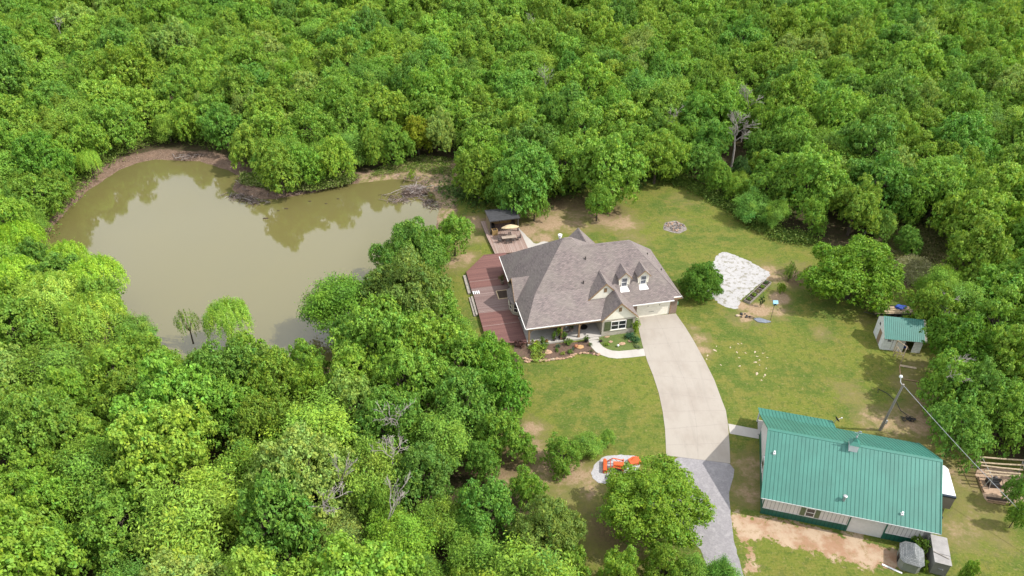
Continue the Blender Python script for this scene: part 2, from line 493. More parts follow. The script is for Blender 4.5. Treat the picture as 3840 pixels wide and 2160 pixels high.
def poly_sd(X, Y, poly):
    """signed distance, negative inside"""
    P = np.array(poly)
    Q = np.roll(P, -1, 0)
    d2 = np.full(X.shape, 1e18)
    ins = np.zeros(X.shape, bool)
    for (ax, ay), (bx, by) in zip(P, Q):
        ex, ey = bx - ax, by - ay
        t = np.clip(((X - ax) * ex + (Y - ay) * ey) / (ex * ex + ey * ey + 1e-12), 0, 1)
        d2 = np.minimum(d2, (X - ax - t * ex) ** 2 + (Y - ay - t * ey) ** 2)
        c = ((ay > Y) != (by > Y)) & (X < (bx - ax) * (Y - ay) / (by - ay + 1e-12) + ax)
        ins ^= c
    d = np.sqrt(d2)
    return np.where(ins, -d, d)

def line_d(X, Y, pts):
    d2 = np.full(X.shape, 1e18)
    for (ax, ay), (bx, by) in zip(pts[:-1], pts[1:]):
        ex, ey = bx - ax, by - ay
        t = np.clip(((X - ax) * ex + (Y - ay) * ey) / (ex * ex + ey * ey + 1e-12), 0, 1)
        d2 = np.minimum(d2, (X - ax - t * ex) ** 2 + (Y - ay - t * ey) ** 2)
    return np.sqrt(d2)

def inside(x, y, poly):
    c = False
    n = len(poly)
    j = n - 1
    for i in range(n):
        if ((poly[i][1] > y) != (poly[j][1] > y)) and (x < (poly[j][0] - poly[i][0]) * (y - poly[i][1]) / (poly[j][1] - poly[i][1]) + poly[i][0]):
            c = not c
        j = i
    return c

def build_ground():
    xs = np.concatenate([[-3000, -1500, -800, -400, -250, -180, -140, -115], np.arange(-95, 70.01, 0.5), [75, 85, 100, 120, 150, 200, 300, 500, 1000, 3000]])
    ys = np.concatenate([[-1500, -600, -200, -50, 0, 15, 25, 32], np.arange(36, 142.01, 0.5), [146, 152, 160, 172, 190, 215, 250, 300, 400, 600, 1000, 2000, 5000]])
    X, Y = np.meshgrid(xs, ys)
    sdp = poly_sd(X, Y, POND)
    wob = 0.25 * np.sin(X * 1.3) * np.sin(Y * 1.1 + 1) + 0.15 * np.sin(X * 3.1 + 2) * np.sin(Y * 2.7)
    s = np.clip((3.0 - (sdp + wob * 0.6)) / 6.0, 0, 1)
    Z = -1.3 * s * s * (3 - 2 * s)
    Z += np.where(sdp > 2.5, 0, 0)
    sdy = poly_sd(X, Y, YARD)
    lawn = np.clip(0.5 - sdy / 8.0, 0, 1)
    mud = np.clip(0.5 - (sdp - 3.3) / 8.0, 0, 1)
    # mounded brown bank on the land spit and the bare clearing by the lodge
    bare = P2([(1040, 415), (1090, 400), (1150, 405), (1160, 470), (1130, 545), (1105, 570), (1095, 520), (1085, 480), (1040, 450), (900, 455), (905, 438)])
    bare_sd = poly_sd(X, Y, bare)
    # orange soil in front of the shop and along the gravel
    soilp = P2([(1838, 1290), (1862, 1296), (1915, 1298), (2000, 1315), (2130, 1345), (2230, 1375), (2275, 1395), (2270, 1440), (2180, 1425), (2080, 1400), (1990, 1378), (1930, 1352), (1893, 1350), (1895, 1400), (1905, 1455), (1885, 1455), (1865, 1380)])
    soil = np.clip(0.5 - poly_sd(X, Y, soilp) / 4.0, 0, 1)
    # brown worn or shaded-out ground, (px, py, radius m, weight)
    dry = np.zeros(X.shape)
    for px, py, r in [(2620 + 1250 / 5.574, 980 + 1010 / 5.574, 1.9), (2620 + 1690 / 5.574, 980 + 770 / 5.574, 1.8), (2620 + 880 / 5.574, 980 + 920 / 5.574, 1.3), (2620 + 1000 / 5.574, 980 + 1160 / 5.574, 1.2)]:
        c = at(px, py)
        dry = np.maximum(dry, 1.0 * np.exp(-(((X - c.x) ** 2 + (Y - c.y) ** 2) / (r * r)) ** 2))
    for px, py, r, wt in [(1390, 520, 5, .8), (1450, 530, 5, .7), (1520, 545, 5, .8), (1560, 560, 4, .8), (1440, 565, 4, .7), (1380, 560, 4, .9), (1590, 600, 3, .5), (1310, 530, 4, .8),
                          (1330, 580, 3, .9), (1360, 600, 3, .8), (1150, 660, 3, .7), (1170, 650, 2.5, .8), (1200, 560, 3.5, .8), (1190, 600, 2.5, .6), (1140, 620, 2.5, .5),
                          (1400, 1170, 3.5, .8), (1440, 1190, 3, .8), (1470, 1200, 3, .7), (1350, 1190, 3.5, .7), (1250, 1190, 3.5, .8), (1330, 1130, 3, .8), (1200, 1180, 3, .9), (1340, 1080, 2, .8),
                          (1420, 1230, 3, .55), (1480, 1225, 2.5, .7), (1550, 1350, 5, .5), (1600, 1380, 5, .5), (1500, 1290, 4, .35),
                          (1935, 690, 3.5, .8), (1990, 700, 3, .8), (2010, 670, 2, .5), (1900, 790, 3, .6), (1950, 780, 2.5, .7), (1860, 800, 2.5, .4), (2140, 990, 3, .4), (2200, 1050, 3, .7), (2240, 1070, 3, .7),
                          (2300, 1060, 4, .75), (2330, 1000, 3, .6), (2280, 960, 2.5, .6), (2300, 910, 2.5, .6), (2400, 1180, 4, .6), (2430, 1210, 4, .6), (2360, 1110, 3, .5), (2450, 1300, 4, .5), (2420, 1340, 3, .6), (2500, 1350, 3, .4),
                          (1880, 1180, 3, .7), (1880, 1240, 2.5, .7), (1870, 1210, 2, .4), (1760, 850, 1.6, .8), (1770, 880, 1.4, .8), (1745, 830, 1.2, .6), (2190, 800, 3, .3), (2070, 840, 1.8, .5), (1720, 500, 4, .3),
                          (1700, 560, 3, .35), (1500, 660, 2, .3), (1600, 610, 3, .4), (2100, 520, 3, .3), (2160, 640, 3, .4), (2330, 600, 5, .9), (2290, 640, 4, .8), (2380, 560, 5, .9), (2340, 680, 4, .8)]:
        c = a2(px, py)
        dry = np.maximum(dry, wt * np.exp(-(((X - c.x) ** 2 + (Y - c.y) ** 2) / (r * r)) ** 1.3))
    dark = np.zeros(X.shape)     # darker brown patches, mostly under trees of the clearing's edge
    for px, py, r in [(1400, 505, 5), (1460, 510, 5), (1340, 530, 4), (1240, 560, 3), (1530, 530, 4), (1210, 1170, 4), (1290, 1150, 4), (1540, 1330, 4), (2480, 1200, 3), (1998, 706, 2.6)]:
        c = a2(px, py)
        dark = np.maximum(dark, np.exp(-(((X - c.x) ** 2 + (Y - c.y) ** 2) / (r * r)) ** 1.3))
    ny, nx = X.shape
    me = bpy.data.meshes.new('ground')
    nv = nx * ny
    co = np.stack([X.ravel(), Y.ravel(), Z.ravel()], 1).astype(np.float32)
    i = np.arange((nx - 1) * (ny - 1))
    a = (i // (nx - 1)) * nx + i % (nx - 1)
    q = np.stack([a, a + 1, a + nx + 1, a + nx], 1).astype(np.int32)
    me.vertices.add(nv); me.vertices.foreach_set('co', co.ravel())
    me.loops.add(q.size); me.loops.foreach_set('vertex_index', q.ravel())
    me.polygons.add(len(q)); me.polygons.foreach_set('loop_start', np.arange(len(q), dtype=np.int32) * 4)
    me.polygons.foreach_set('use_smooth', np.ones(len(q), bool))
    me.update(calc_edges=True)
    bare_k = np.clip(0.5 - bare_sd / 5.0, 0, 1)
    for nme, arrs in (('ga', (lawn, mud, soil)), ('gb', (dry, dark, bare_k))):
        at_ = me.attributes.new(nme, 'FLOAT_COLOR', 'POINT')
        d = np.stack([k.ravel() for k in arrs] + [np.ones(nv)], 1).astype(np.float32)
        at_.data.foreach_set('color', d.ravel())
    o = bpy.data.objects.new('ground', me)
    COL.objects.link(o)
    o['kind'] = 'structure'
    m, nt, bs = newmat('ground_cover')
    tc = nt.nodes.new('ShaderNodeTexCoord').outputs['Object']
    def attr(n):
        k = nt.nodes.new('ShaderNodeAttribute'); k.attribute_name = n
        s_ = nt.nodes.new('ShaderNodeSeparateColor'); nt.links.new(k.outputs['Color'], s_.inputs[0])
        return s_.outputs
    ga, gb = attr('ga'), attr('gb')
    nA = noise(nt, tc, 0.09, 5, 0.6)
    nB = noise(nt, tc, 0.42, 6, 0.65)
    nC = noise(nt, tc, 1.25, 7, 0.72)
    nD = noise(nt, tc, 4.2, 4, 0.8)
    nF = noise(nt, tc, 2.1, 6, 0.8)
    nE = noise(nt, mapping(nt, tc, (0.5, 3.0, 1), (0, 0, R(-14))), 0.9, 4, 0.7)   # mowing streaks
    g = mixc(nt, ramp(nt, nA, 0.42, 0.58), (0.18, 0.215, 0.034), (0.105, 0.165, 0.026))
    g = mixc(nt, ramp(nt, nB, 0.44, 0.62), g, (0.215, 0.215, 0.045))
    g = mixc(nt, mathn(nt, 'MULTIPLY', ramp(nt, nE, 0.45, 0.7), 0.45), g, (0.25, 0.235, 0.045))
    g = mixc(nt, mathn(nt, 'MULTIPLY', ramp(nt, nC, 0.5, 0.6), 0.6), g, (0.075, 0.13, 0.02))
    g = mixc(nt, mathn(nt, 'MULTIPLY', ramp(nt, nF, 0.54, 0.68), 0.75), g, (0.36, 0.29, 0.13))
    g = mixc(nt, mathn(nt, 'MULTIPLY', ramp(nt, nD, 0.52, 0.62), 0.45), g, (0.26, 0.26, 0.075))
    g = mixc(nt, mathn(nt, 'MULTIPLY', ramp(nt, nD, 0.48, 0.36), 0.6), g, (0.07, 0.115, 0.018))
    tanc = mixc(nt, ramp(nt, nD, 0.3, 0.7), (0.50, 0.37, 0.24), (0.34, 0.23, 0.13))
    # dry patches: weight pushes a noise over its threshold
    dsum = mathn(nt, 'ADD', mathn(nt, 'MULTIPLY', gb[0], 0.52), mathn(nt, 'ADD', mathn(nt, 'MULTIPLY', nC, 0.55), mathn(nt, 'MULTIPLY', nB, 0.45)))
    fd = ramp(nt, dsum, 0.74, 0.95)
    g = mixc(nt, mathn(nt, 'MULTIPLY', ramp(nt, dsum, 0.55, 0.75), 0.6), g, (0.25, 0.21, 0.085))
    g = mixc(nt, fd, g, tanc)
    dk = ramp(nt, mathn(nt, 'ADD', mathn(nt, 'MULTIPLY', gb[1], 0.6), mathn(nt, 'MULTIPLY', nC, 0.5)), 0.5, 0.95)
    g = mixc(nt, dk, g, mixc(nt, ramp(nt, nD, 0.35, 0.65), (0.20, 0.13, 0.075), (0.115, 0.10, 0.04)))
    # forest floor
    fl = mixc(nt, ramp(nt, nC, 0.35, 0.65), (0.10, 0.068, 0.042), (0.055, 0.065, 0.02))
    fl = mixc(nt, ramp(nt, nD, 0.5, 0.75), fl, (0.17, 0.12, 0.075))
    edge = mathn(nt, 'ADD', ga[0], mathn(nt, 'ADD', mathn(nt, 'MULTIPLY', mathn(nt, 'SUBTRACT', nC, 0.5), 0.12), mathn(nt, 'MULTIPLY', mathn(nt, 'SUBTRACT', nB, 0.5), 0.3)))
    c = mixc(nt, ramp(nt, edge, 0.47, 0.53), fl, g)
    # mud and leaf wrack round the pond
    md = mixc(nt, ramp(nt, nC, 0.35, 0.65), (0.25, 0.165, 0.115), (0.15, 0.10, 0.07))
    md = mixc(nt, ramp(nt, nD, 0.48, 0.72), md, (0.44, 0.33, 0.25))
    me_ = mathn(nt, 'ADD', ga[1], mathn(nt, 'MULTIPLY', mathn(nt, 'SUBTRACT', nB, 0.5), 0.42))
    c = mixc(nt, ramp(nt, me_, 0.44, 0.56), c, md)
    br = mathn(nt, 'ADD', gb[2], mathn(nt, 'MULTIPLY', mathn(nt, 'SUBTRACT', nB, 0.5), 0.35))
    grb = mixc(nt, ramp(nt, nC, 0.42, 0.62), mixc(nt, ramp(nt, nD, 0.3, 0.7), (0.50, 0.36, 0.24), (0.32, 0.22, 0.15)), (0.20, 0.20, 0.06))
    c = mixc(nt, ramp(nt, br, 0.44, 0.56), c, grb)
    so = mathn(nt, 'ADD', ga[2], mathn(nt, 'ADD', mathn(nt, 'MULTIPLY', mathn(nt, 'SUBTRACT', nB, 0.5), 0.9), mathn(nt, 'MULTIPLY', mathn(nt, 'SUBTRACT', nC, 0.5), 1.1)))
    soc = mixc(nt, ramp(nt, nB, 0.4, 0.6), (0.44, 0.265, 0.165), (0.57, 0.43, 0.30))
    soc = mixc(nt, ramp(nt, nC, 0.5, 0.7), soc, (0.36, 0.25, 0.13))
    soc = mixc(nt, ramp(nt, nD, 0.6, 0.75), soc, (0.20, 0.22, 0.06))
    c = mixc(nt, ramp(nt, so, 0.44, 0.56), c, soc)
    nt.links.new(dim(nt, c), bs.inputs['Base Color'])
    bs.inputs['Roughness'].default_value = 0.95
    bs.inputs['Specular IOR Level'].default_value = 0.15
    bump(nt, bs, mathn(nt, 'ADD', nD, nC), 0.5, 0.08)
    me.materials.append(m)
    return o
build_ground()

def flat(name, pts, z, mat, kind='structure', thick=0.06, local=None):
    """a laid sheet with a little thickness; pts are world xy"""
    mb = MB().prism([(p[0], p[1]) for p in pts], z - thick, z)
    o = mb.build(name, mat)
    if kind: o['kind'] = kind
    return o

def smooth_poly(pts, n=4, amp=0.0, seed=0):
    """Catmull-Rom through a closed outline, with a little raggedness"""
    rg = random.Random(seed)
    out = []
    L = len(pts)
    for i in range(L):
        p0, p1, p2, p3 = (Vector(pts[(i + k) % L][:2]) for k in (-1, 0, 1, 2))
        for j in range(n):
            t = j / n
            q = 0.5 * ((2 * p1) + (-p0 + p2) * t + (2 * p0 - 5 * p1 + 4 * p2 - p3) * t * t + (-p0 + 3 * p1 - 3 * p2 + p3) * t ** 3)
            out.append((q.x + rg.uniform(-amp, amp), q.y + rg.uniform(-amp, amp)))
    return out

# water: a sheet lying at the pond's level, the shore is where the ground dips under it
m, nt, bs = newmat('murky_pond_water')
tc = nt.nodes.new('ShaderNodeTexCoord').outputs['Object']
n1 = noise(nt, tc, 0.05, 3, 0.5)
c = mixc(nt, n1, (0.205, 0.18, 0.058), (0.18, 0.163, 0.066))
nt.links.new(dim(nt, c), bs.inputs['Base Color'])
bs.inputs['Roughness'].default_value = 0.035
bs.inputs['IOR'].default_value = 1.5
bs.inputs['Specular IOR Level'].default_value = 1.0
n2 = noise(nt, mapping(nt, tc, (1, 2.2, 1), (0, 0, R(15))), 1.6, 4, 0.55)
bump(nt, bs, n2, 0.10, 0.03)
M['water'] = m
wp = [(p[0], p[1]) for p in POND]
cx, cy = sum(p[0] for p in wp) / len(wp), sum(p[1] for p in wp) / len(wp)
mb = MB()
big = []
for i, p in enumerate(wp):       # pushed outwards so that the bank, not the sheet's edge, makes the shoreline
    a, b = Vector(wp[i - 1]), Vector(wp[(i + 1) % len(wp)])
    t = (b - a).normalized()
    nrm = Vector((t.y, -t.x))
    if not inside(p[0] - nrm.x * 0.3, p[1] - nrm.y * 0.3, wp): nrm = -nrm
    big.append((p[0] + nrm.x * 1.0, p[1] + nrm.y * 1.0))
mb.poly([(x, y, -0.6) for x, y in big])
wo = mb.build('pond_water', M['water'])
if wo.data.polygons[0].normal.z < 0:
    wo.data.flip_normals()
wo['kind'] = 'structure'

# ------------------------------------------------------------------ driveway, gravel, paths
Lp = [(1598, 799), (1607, 830), (1616, 868), (1628, 908), (1643, 945), (1657, 988), (1667, 1035), (1673, 1080), (1675, 1120), (1676, 1146)]
Rp = [(1837, 1166), (1835, 1115), (1831, 1066), (1826, 1033), (1815, 1005), (1797, 956), (1774, 910), (1746, 859), (1724, 823), (1700, 789)]
drv = [tuple(a2(x, y)[:2]) for x, y in Lp + Rp]
flat('driveway', drv, 0.03, M['concrete'], thick=0.12)
jb = MB()
def joint(p, q, w=0.035):
    a, b = Vector(p[:2]), Vector(q[:2])
    d = (b - a).normalized(); n = Vector((-d.y, d.x)) * w / 2
    jb.prism([tuple(a + n), tuple(b + n), tuple(b - n), tuple(a - n)], 0.02, 0.034)
mid = [((a2(*l) + a2(*r)) / 2) for l, r in zip(Lp, Rp[::-1])]
for i in range(len(mid) - 1):
    joint(mid[i], mid[i + 1])
for i in range(1, len(Lp) - 1):
    joint(a2(*Lp[i]) * 0.995 + mid[i] * 0.005, a2(*Rp[::-1][i]) * 0.995 + mid[i] * 0.005)
o = jb.build('driveway_joints', M['joint']); o['kind'] = 'structure'

gp = P2([(1706, 1151), (1837, 1167), (1834, 1240), (1838, 1296), (1846, 1358), (1858, 1407), (1876, 1500), (1800, 1500), (1770, 1400), (1735, 1350), (1700, 1310), (1640, 1310), (1625, 1250), (1685, 1195)])
flat('gravel_drive', smooth_poly(gp, 4, 0.07, 3), 0.012, M['grey_gravel'])
tp = [(2000 + x / 2.588, 1600 + y / 2.588) for x, y in [(720, 285), (650, 315), (600, 365), (568, 430), (572, 490), (610, 530), (680, 552), (760, 545), (880, 500), (1010, 420), (1040, 330), (980, 285), (850, 275)]]
flat('gravel_pad', smooth_poly([tuple(at(x, y)[:2]) for x, y in tp], 4, 0.06, 5), 0.022, M['pad_gravel'])
wg = [(2620 + x / 5.574, 980 + y / 5.574) for x, y in [(330, 0), (620, -45), (1010, 0), (1250, 100), (1480, 250), (1390, 385), (1180, 590), (950, 800), (870, 850), (830, 950), (730, 1010), (590, 985), (480, 900), (300, 740), (200, 640), (200, 420), (330, 200)]]
wg[1:1] = []
flat('gravel_garden', smooth_poly([tuple(at(2500 + x / 2.342, 900 + y / 2.342)[:2]) for x, y in [(500, 106), (560, 120), (640, 150), (740, 195), (850, 255), (908, 292), (872, 345), (800, 400), (700, 482), (655, 522), (640, 565), (615, 607), (560, 600), (500, 580), (440, 540), (400, 500), (335, 468), (380, 300), (415, 190), (445, 130)]], 7, 0.13, 6), 0.014, M['white_gravel'])

zz = lambda x, y: (1850 + x / 4.14, 1050 + y / 4.14)
outer = [(1478, 935), (1492, 985), (1528, 1050), (1590, 1115), (1675, 1165), (1790, 1205), (1920, 1220), (2100, 1207), (2362, 1178)]
inner = [(2332, 1065), (2100, 1092), (1950, 1105), (1850, 1098), (1765, 1072), (1700, 1035), (1655, 985), (1634, 935)]
flat('front_walk', [tuple(at(*zz(x, y))[:2]) for x, y in outer + inner], 0.026, M['slab'], thick=0.1)
flat('shop_walk', P2([(1832, 1066), (1909, 1081), (1909, 1104), (1836, 1091)]), 0.026, M['slab'], thick=0.1)
bedl = [(505, 985), (340, 1000), (330, 1120), (470, 1215), (600, 1245), (800, 1258), (950, 1240), (1090, 1235), (1190, 1205), (1240, 1160), (1330, 1138), (1450, 1142), (1600, 1165), (1672, 1168), (1588, 1118), (1526, 1052), (1490, 988), (1476, 938), (1380, 955), (1000, 985), (700, 1000)]
flat('flower_bed', smooth_poly([tuple(at(*zz(x, y))[:2]) for x, y in bedl], 3, 0.03, 8), 0.016, M['mulch'])
bedr = [(1640, 930), (1660, 985), (1705, 1033), (1768, 1068), (1850, 1094), (1950, 1101), (2100, 1088), (2325, 1062), (2300, 960), (2260, 880), (2190, 800), (1900, 850), (1660, 880)]
flat('lawn_bed', [tuple(at(*zz(x, y))[:2]) for x, y in bedr], 0.018, M['bed_grass'])
for i, (px, py, r) in enumerate([(2590, 622, 0), (0, 0, 0)][:0]): pass
def disc(name, px, py, rx, ry, mat, z, seed, kx=1.0):
    c = at(px, py)
    rg = random.Random(seed)
    pts = [(c.x + rx * math.cos(a) * (1 + rg.uniform(-.13, .13)), c.y + ry * math.sin(a) * (1 + rg.uniform(-.13, .13))) for a in [2 * math.pi * k / 14 for k in range(14)]]
    return flat(name, smooth_poly(pts, 3, 0.03, seed), z, mat)
disc('ash_ring', 1700 + 1850 / 2.229, 750 + 225 / 2.229, 2.0, 1.9, M['ash'], 0.02, 4)
flat('sand_pit', smooth_poly([tuple(at(*q)[:2]) for q in [(3664, 1762), (3790, 1762), (3860, 1800), (3850, 1880), (3765, 1885), (3703, 1882), (3680, 1830)]], 3, 0.05, 9), 0.02, M['sand'])
flat('stone_patio', smooth_poly([tuple(at(*q)[:2]) for q in [(1938, 858), (1960, 870), (1985, 895), (2010, 915), (2040, 905), (2080, 920), (2100, 960), (1960, 1000), (1930, 960)]], 3, 0.05, 9), 0.02, M['slab'])

# ------------------------------------------------------------------ the house
def onv(fr, px, py, v0, axis=1):
    """point of the vertical plane (local v = v0, or u = v0) seen at a photo pixel"""
    lo, hi = -4.0, 16.0
    g = lambda z: fr.px(px, py, z)[axis] - v0
    s = g(lo) > 0
    for _ in range(50):
        m_ = (lo + hi) / 2
        if (g(m_) > 0) == s: lo = m_
        else: hi = m_
    return fr.px(px, py, (lo + hi) / 2)
def onpl(fr, px, py, f):
    lo, hi = -1.0, 14.0
    g = lambda z: z - f(*fr.px(px, py, z)[:2])
    s = g(lo) > 0
    for _ in range(50):
        m_ = (lo + hi) / 2
        if (g(m_) > 0) == s: lo = m_
        else: hi = m_
    return fr.px(px, py, (lo + hi) / 2)

HE, HS, VG = 2.894, 1.012, 2.073
Fz = lambda v: HE + HS * (v - VG)
Wz = lambda u: HE + HS * u
Pz = lambda v: HE + 0.5176 * v
house = thing('farmhouse', 'large house with taupe shingled hip roof, two dormers and a front porch beside the pond', 'house', HF.g(0, 0), HF.a)
TH = 0.16
rf = MB()
def fp(pts, f):           # polygon in (u, v) lifted onto a plane
    return [(u, v, f(u, v)) for u, v in pts]
rf.slab([(0, 0, HE), (2.17, 4.243, 5.09), (7.24, 9.31, 10.22), (0, 17.56, HE)], TH)
rf.slab([(7.24, 9.31, 10.22), (8.26, 9.31, 10.22), (12.0, 13.8, 6.2), (8.76, 17.56, HE), (0, 17.56, HE)], TH)
rf.slab([(8.26, 9.31, 10.22), (9.135, 8.39, 9.287), (15.13, 14.95, HE), (15.13, 17.9, HE), (12.03, 17.9, 6.2), (12.0, 13.8, 6.2)], TH)
rf.slab([(12.0, 13.8, 6.2), (12.03, 17.9, 6.2), (8.7, 17.9, HE), (8.76, 17.56, HE)], TH)
rf.slab([(9.135, 8.39, 9.287), (16.436, 8.39, 9.287), (22.703, 14.95, HE), (15.13, 14.95, HE)], TH)
rf.slab([(16.436, 8.39, 9.287), (22.703, 14.95, HE), (22.703, 2.3, HE), (22.4, 2.3, 3.2)], TH)
ff = lambda u, v: Fz(v)
rf.slab(fp([(2.17, 4.243), (9.90, 4.243), (11.48, 5.805), (11.48, 8.39), (9.135, 8.39), (8.26, 9.31), (7.24, 9.31)], ff), TH)
PANS = [(13.95, 15.2), (16.66, 17.93)]
cuts = [11.48, 13.95, 15.2, 15.256, 16.436, 16.66, 17.93, 21.3, 22.38]
vlow = lambda u: 5.805 - (u - 11.48) * 0.9884 if u <= 15.256 else 2.073
vhi = lambda u: 8.39 if u <= 16.436 else 8.39 - (u - 16.436) * (5.99 / 5.944)
for a, b in zip(cuts[:-1], cuts[1:]):
    la, lb = (vlow(a), vlow(b)) if b <= 21.31 else (2.4, 2.4)
    if (a, b) in PANS or (a >= 16.65 and b <= 17.94):
        rf.slab(fp([(a, la), (b, lb), (b, 3.45), (a, 3.45)], ff), TH)
        rf.slab(fp([(a, 4.15), (b, 4.15), (b, vhi(b)), (a, vhi(a))], ff), TH)
    else:
        pts = [(a, la), (b, lb), (b, vhi(b)), (a, vhi(a))]
        if abs(vhi(b) - lb) < 1e-3: pts = [pts[0], pts[1], pts[3]]
        rf.slab(fp(pts, ff), TH)
rf.slab(fp([(0, 0), (10.144, 0), (11.516, 2.65), (9.076, 2.65), (9.90, 4.243), (2.17, 4.243)], lambda u, v: Pz(v)), TH)
rf.slab([(11.48, 2.6, 6.67), (11.48, 5.805, 6.67), (9.90, 4.243, 5.09), (9.076, 2.6, 4.25)], TH)
rf.slab([(11.48, 2.6, 6.67), (11.48, 5.805, 6.67), (15.256, 2.073, HE), (15.256, -.42, HE), (12.70, -.42, 5.45), (12.70, 2.6, 5.45)], TH)
rf.slab([(12.70, -.42, 5.45), (12.70, 2.9, 5.45), (11.516, 2.65, 4.266), (10.144, 0, HE), (10.144, -.42, HE)], TH)
rf.slab([(-.15, 8.35, 5.27), (2.35, 8.35, 5.27), (.05, 6.03, 2.95), (-.15, 6.03, 2.95)], TH)
rf.slab([(-.15, 8.35, 5.27), (2.35, 8.35, 5.27), (.05, 10.67, 2.95), (-.15, 10.67, 2.95)], TH)
# bay window roof
bay = [(.45, 10.1), (-.35, 9.45), (-.6, 7.7), (-.35, 6.5), (.45, 5.95)]
bo = [(.45, 10.35), (-.55, 9.6), (-.82, 7.7), (-.55, 6.3), (.45, 5.65)]
for i in range(4):
    rf.slab([(bo[i][0], bo[i][1], 2.5), (bo[i + 1][0], bo[i + 1][1], 2.5), (.46, 7.9 + (bo[i + 1][1] - 7.9) * .35, 3.3), (.46, 7.9 + (bo[i][1] - 7.9) * .35, 3.3)], .1)
roof = rf.build('roof', M['shingle'], house)
# ridge and hip caps
rc = MB()
def cap(a, b, w=0.16):
    a, b = Vector(a), Vector(b)
    d = (b - a).normalized(); n = Vector((-d.y, d.x, 0)).normalized() * w
    dz = Vector((0, 0, w * .85))
    up = Vector((0, 0, .035))
    rc.add([a + n - dz + up, a + up * 1.4, a - n - dz + up, b + n - dz + up, b + up * 1.4, b - n - dz + up], [(0, 1, 4, 3), (1, 2, 5, 4)])
for a, b in [((7.24, 9.31, 10.22), (8.26, 9.31, 10.22)), ((9.135, 8.39, 9.287), (16.436, 8.39, 9.287)), ((11.48, 2.6, 6.67), (11.48, 5.8, 6.67)), ((12.7, -.42, 5.45), (12.7, 2.6, 5.45)), ((12.03, 13.9, 6.2), (12.03, 17.9, 6.2))]:
    rc = MB(); cap(a, b); rc.build('ridge_cap', M['shingle'], roof)

for c in (14.58, 17.29):                      # the two dormers
    d = MB()
    d.slab([(c, 3.85, 7.15), (c, 6.28, 7.15), (c - .95, 5.34, 6.2), (c - .95, 3.85, 6.2)], .1)
    d.slab([(c, 3.85, 7.15), (c, 6.28, 7.15), (c + .95, 5.34, 6.2), (c + .95, 3.85, 6.2)], .1)
    dm = d.build('dormer', M['shingle'], house)
    wl = MB()
    wl.add([(c - .7, 4.15, 4.6), (c + .7, 4.15, 4.6), (c + .7, 4.15, 6.3), (c, 4.15, 7.0), (c - .7, 4.15, 6.3), (c - .7, 5.3, 6.2), (c + .7, 5.3, 6.2), (c - .7, 4.15, 6.3), (c + .7, 4.15, 6.3)],
           [(0, 1, 2, 3, 4), (0, 4, 5), (1, 6, 2)])
    wl.box(c - .74, c - .62, 4.11, 4.15, 4.6, 6.28); wl.box(c + .62, c + .74, 4.11, 4.15, 4.6, 6.28)
    wl.build('dormer_wall', M['cream'], dm)
    tr = MB()
    for sgn in (-1, 1):
        tr.slab([(c, 3.80, 7.12), (c, 3.86, 7.12), (c + sgn * .98, 3.86, 6.14), (c + sgn * .98, 3.80, 6.14)], .13)
    tr.build('rake_trim', M['cedar'], dm)
    wf = MB()
    x0, x1, zb, zt = c - .43, c + .43, 4.72, 6.12
    for q in ((x0, x0 + .07, zb, zt), (x1 - .07, x1, zb, zt), (x0 + .07, x1 - .07, zb, zb + .07), (x0 + .07, x1 - .07, zt - .07, zt), (x0 + .07, x1 - .07, (zb + zt) / 2 - .035, (zb + zt) / 2 + .035)):
        wf.box(q[0], q[1], 4.08, 4.149, q[2], q[3])
    win = wf.build('window', M['white'], dm)
    MB().box(x0 + .06, x1 - .06, 4.115, 4.14, zb + .05, zt - .05).build('pane', M['curtain'], win)
    a, b = (13.95, 15.2) if c < 16 else (16.66, 17.93)
    pn = MB()
    pn.slab([(a, 3.40, Fz(3.45) + .03), (b, 3.40, Fz(3.45) + .03), (b, 4.15, 4.64), (a, 4.15, 4.64)], .05)
    pn.build('sill', M['white'], dm)
    for u in (a - .002, b + .002):
        ck = MB(); ck.add([(u, 3.45, Fz(3.45) - .1), (u, 4.15, 4.5), (u, 4.15, Fz(4.15)), (u, 3.45, Fz(3.45))], [(0, 1, 2, 3)]); ck.build('cheek', M['shingle'], dm)

# walls
sw = MB()
sw.box(10.4, 15.0, -.1, 3.2, 0, 2.78)
sw.build('stone_wall', M['stone'], house)
MB().prism(bay, 0, 2.5).build('bay_wall', M['stone'], house)
bw = MB()
bw.prism([(15.0, 3.15), (16.3, 3.15), (16.3, 2.85), (16.28, 2.75), (15.0, 2.75)][::1], 0, 2.8)
MB().box(21.2, 22.22, 2.75, 3.2, 0, 2.95).build('brick_pier', M['brick'], house)
bw.box(22.0, 22.24, 3.2, 14.4, 0, 2.9)
bw.box(.46, 22.0, 14.1, 14.42, 0, 2.9)
bw.box(.46, 15.0, 14.42, 17.1, 0, 2.9)
bw.box(.46, .7, 5.9, 14.1, 0, 2.95)
bw.box(1.5, 1.7, 3.0, 5.9, 0, 2.9)
bw.box(1.7, 10.4, 3.0, 3.2, 0, 2.9)
bw.box(.7, 1.7, 5.72, 5.9, 0, 2.9)
bw.build('brick_wall', M['brick'], house)
cs = MB()
def csb():
    global cs
    cs.build('cream_siding', M['cream'], house); cs = MB()
cs.prism([(10.12, -.12), (15.28, -.12), (15.28, -.06), (10.12, -.06)], 2.70, 2.8)
def trimesh(pts, v0, v1):
    a = [(p[0], v0, p[1]) for p in pts]; b = [(p[0], v1, p[1]) for p in pts]
    n = len(pts)
    cs.add(a + b, [tuple(range(n)), tuple(range(2 * n - 1, n - 1, -1))] + [(i, n + i, n + (i + 1) % n, (i + 1) % n) for i in range(n)])
trimesh([(10.3, 2.8), (15.1, 2.8), (12.7, 5.25)], -.13, 0.0); csb()
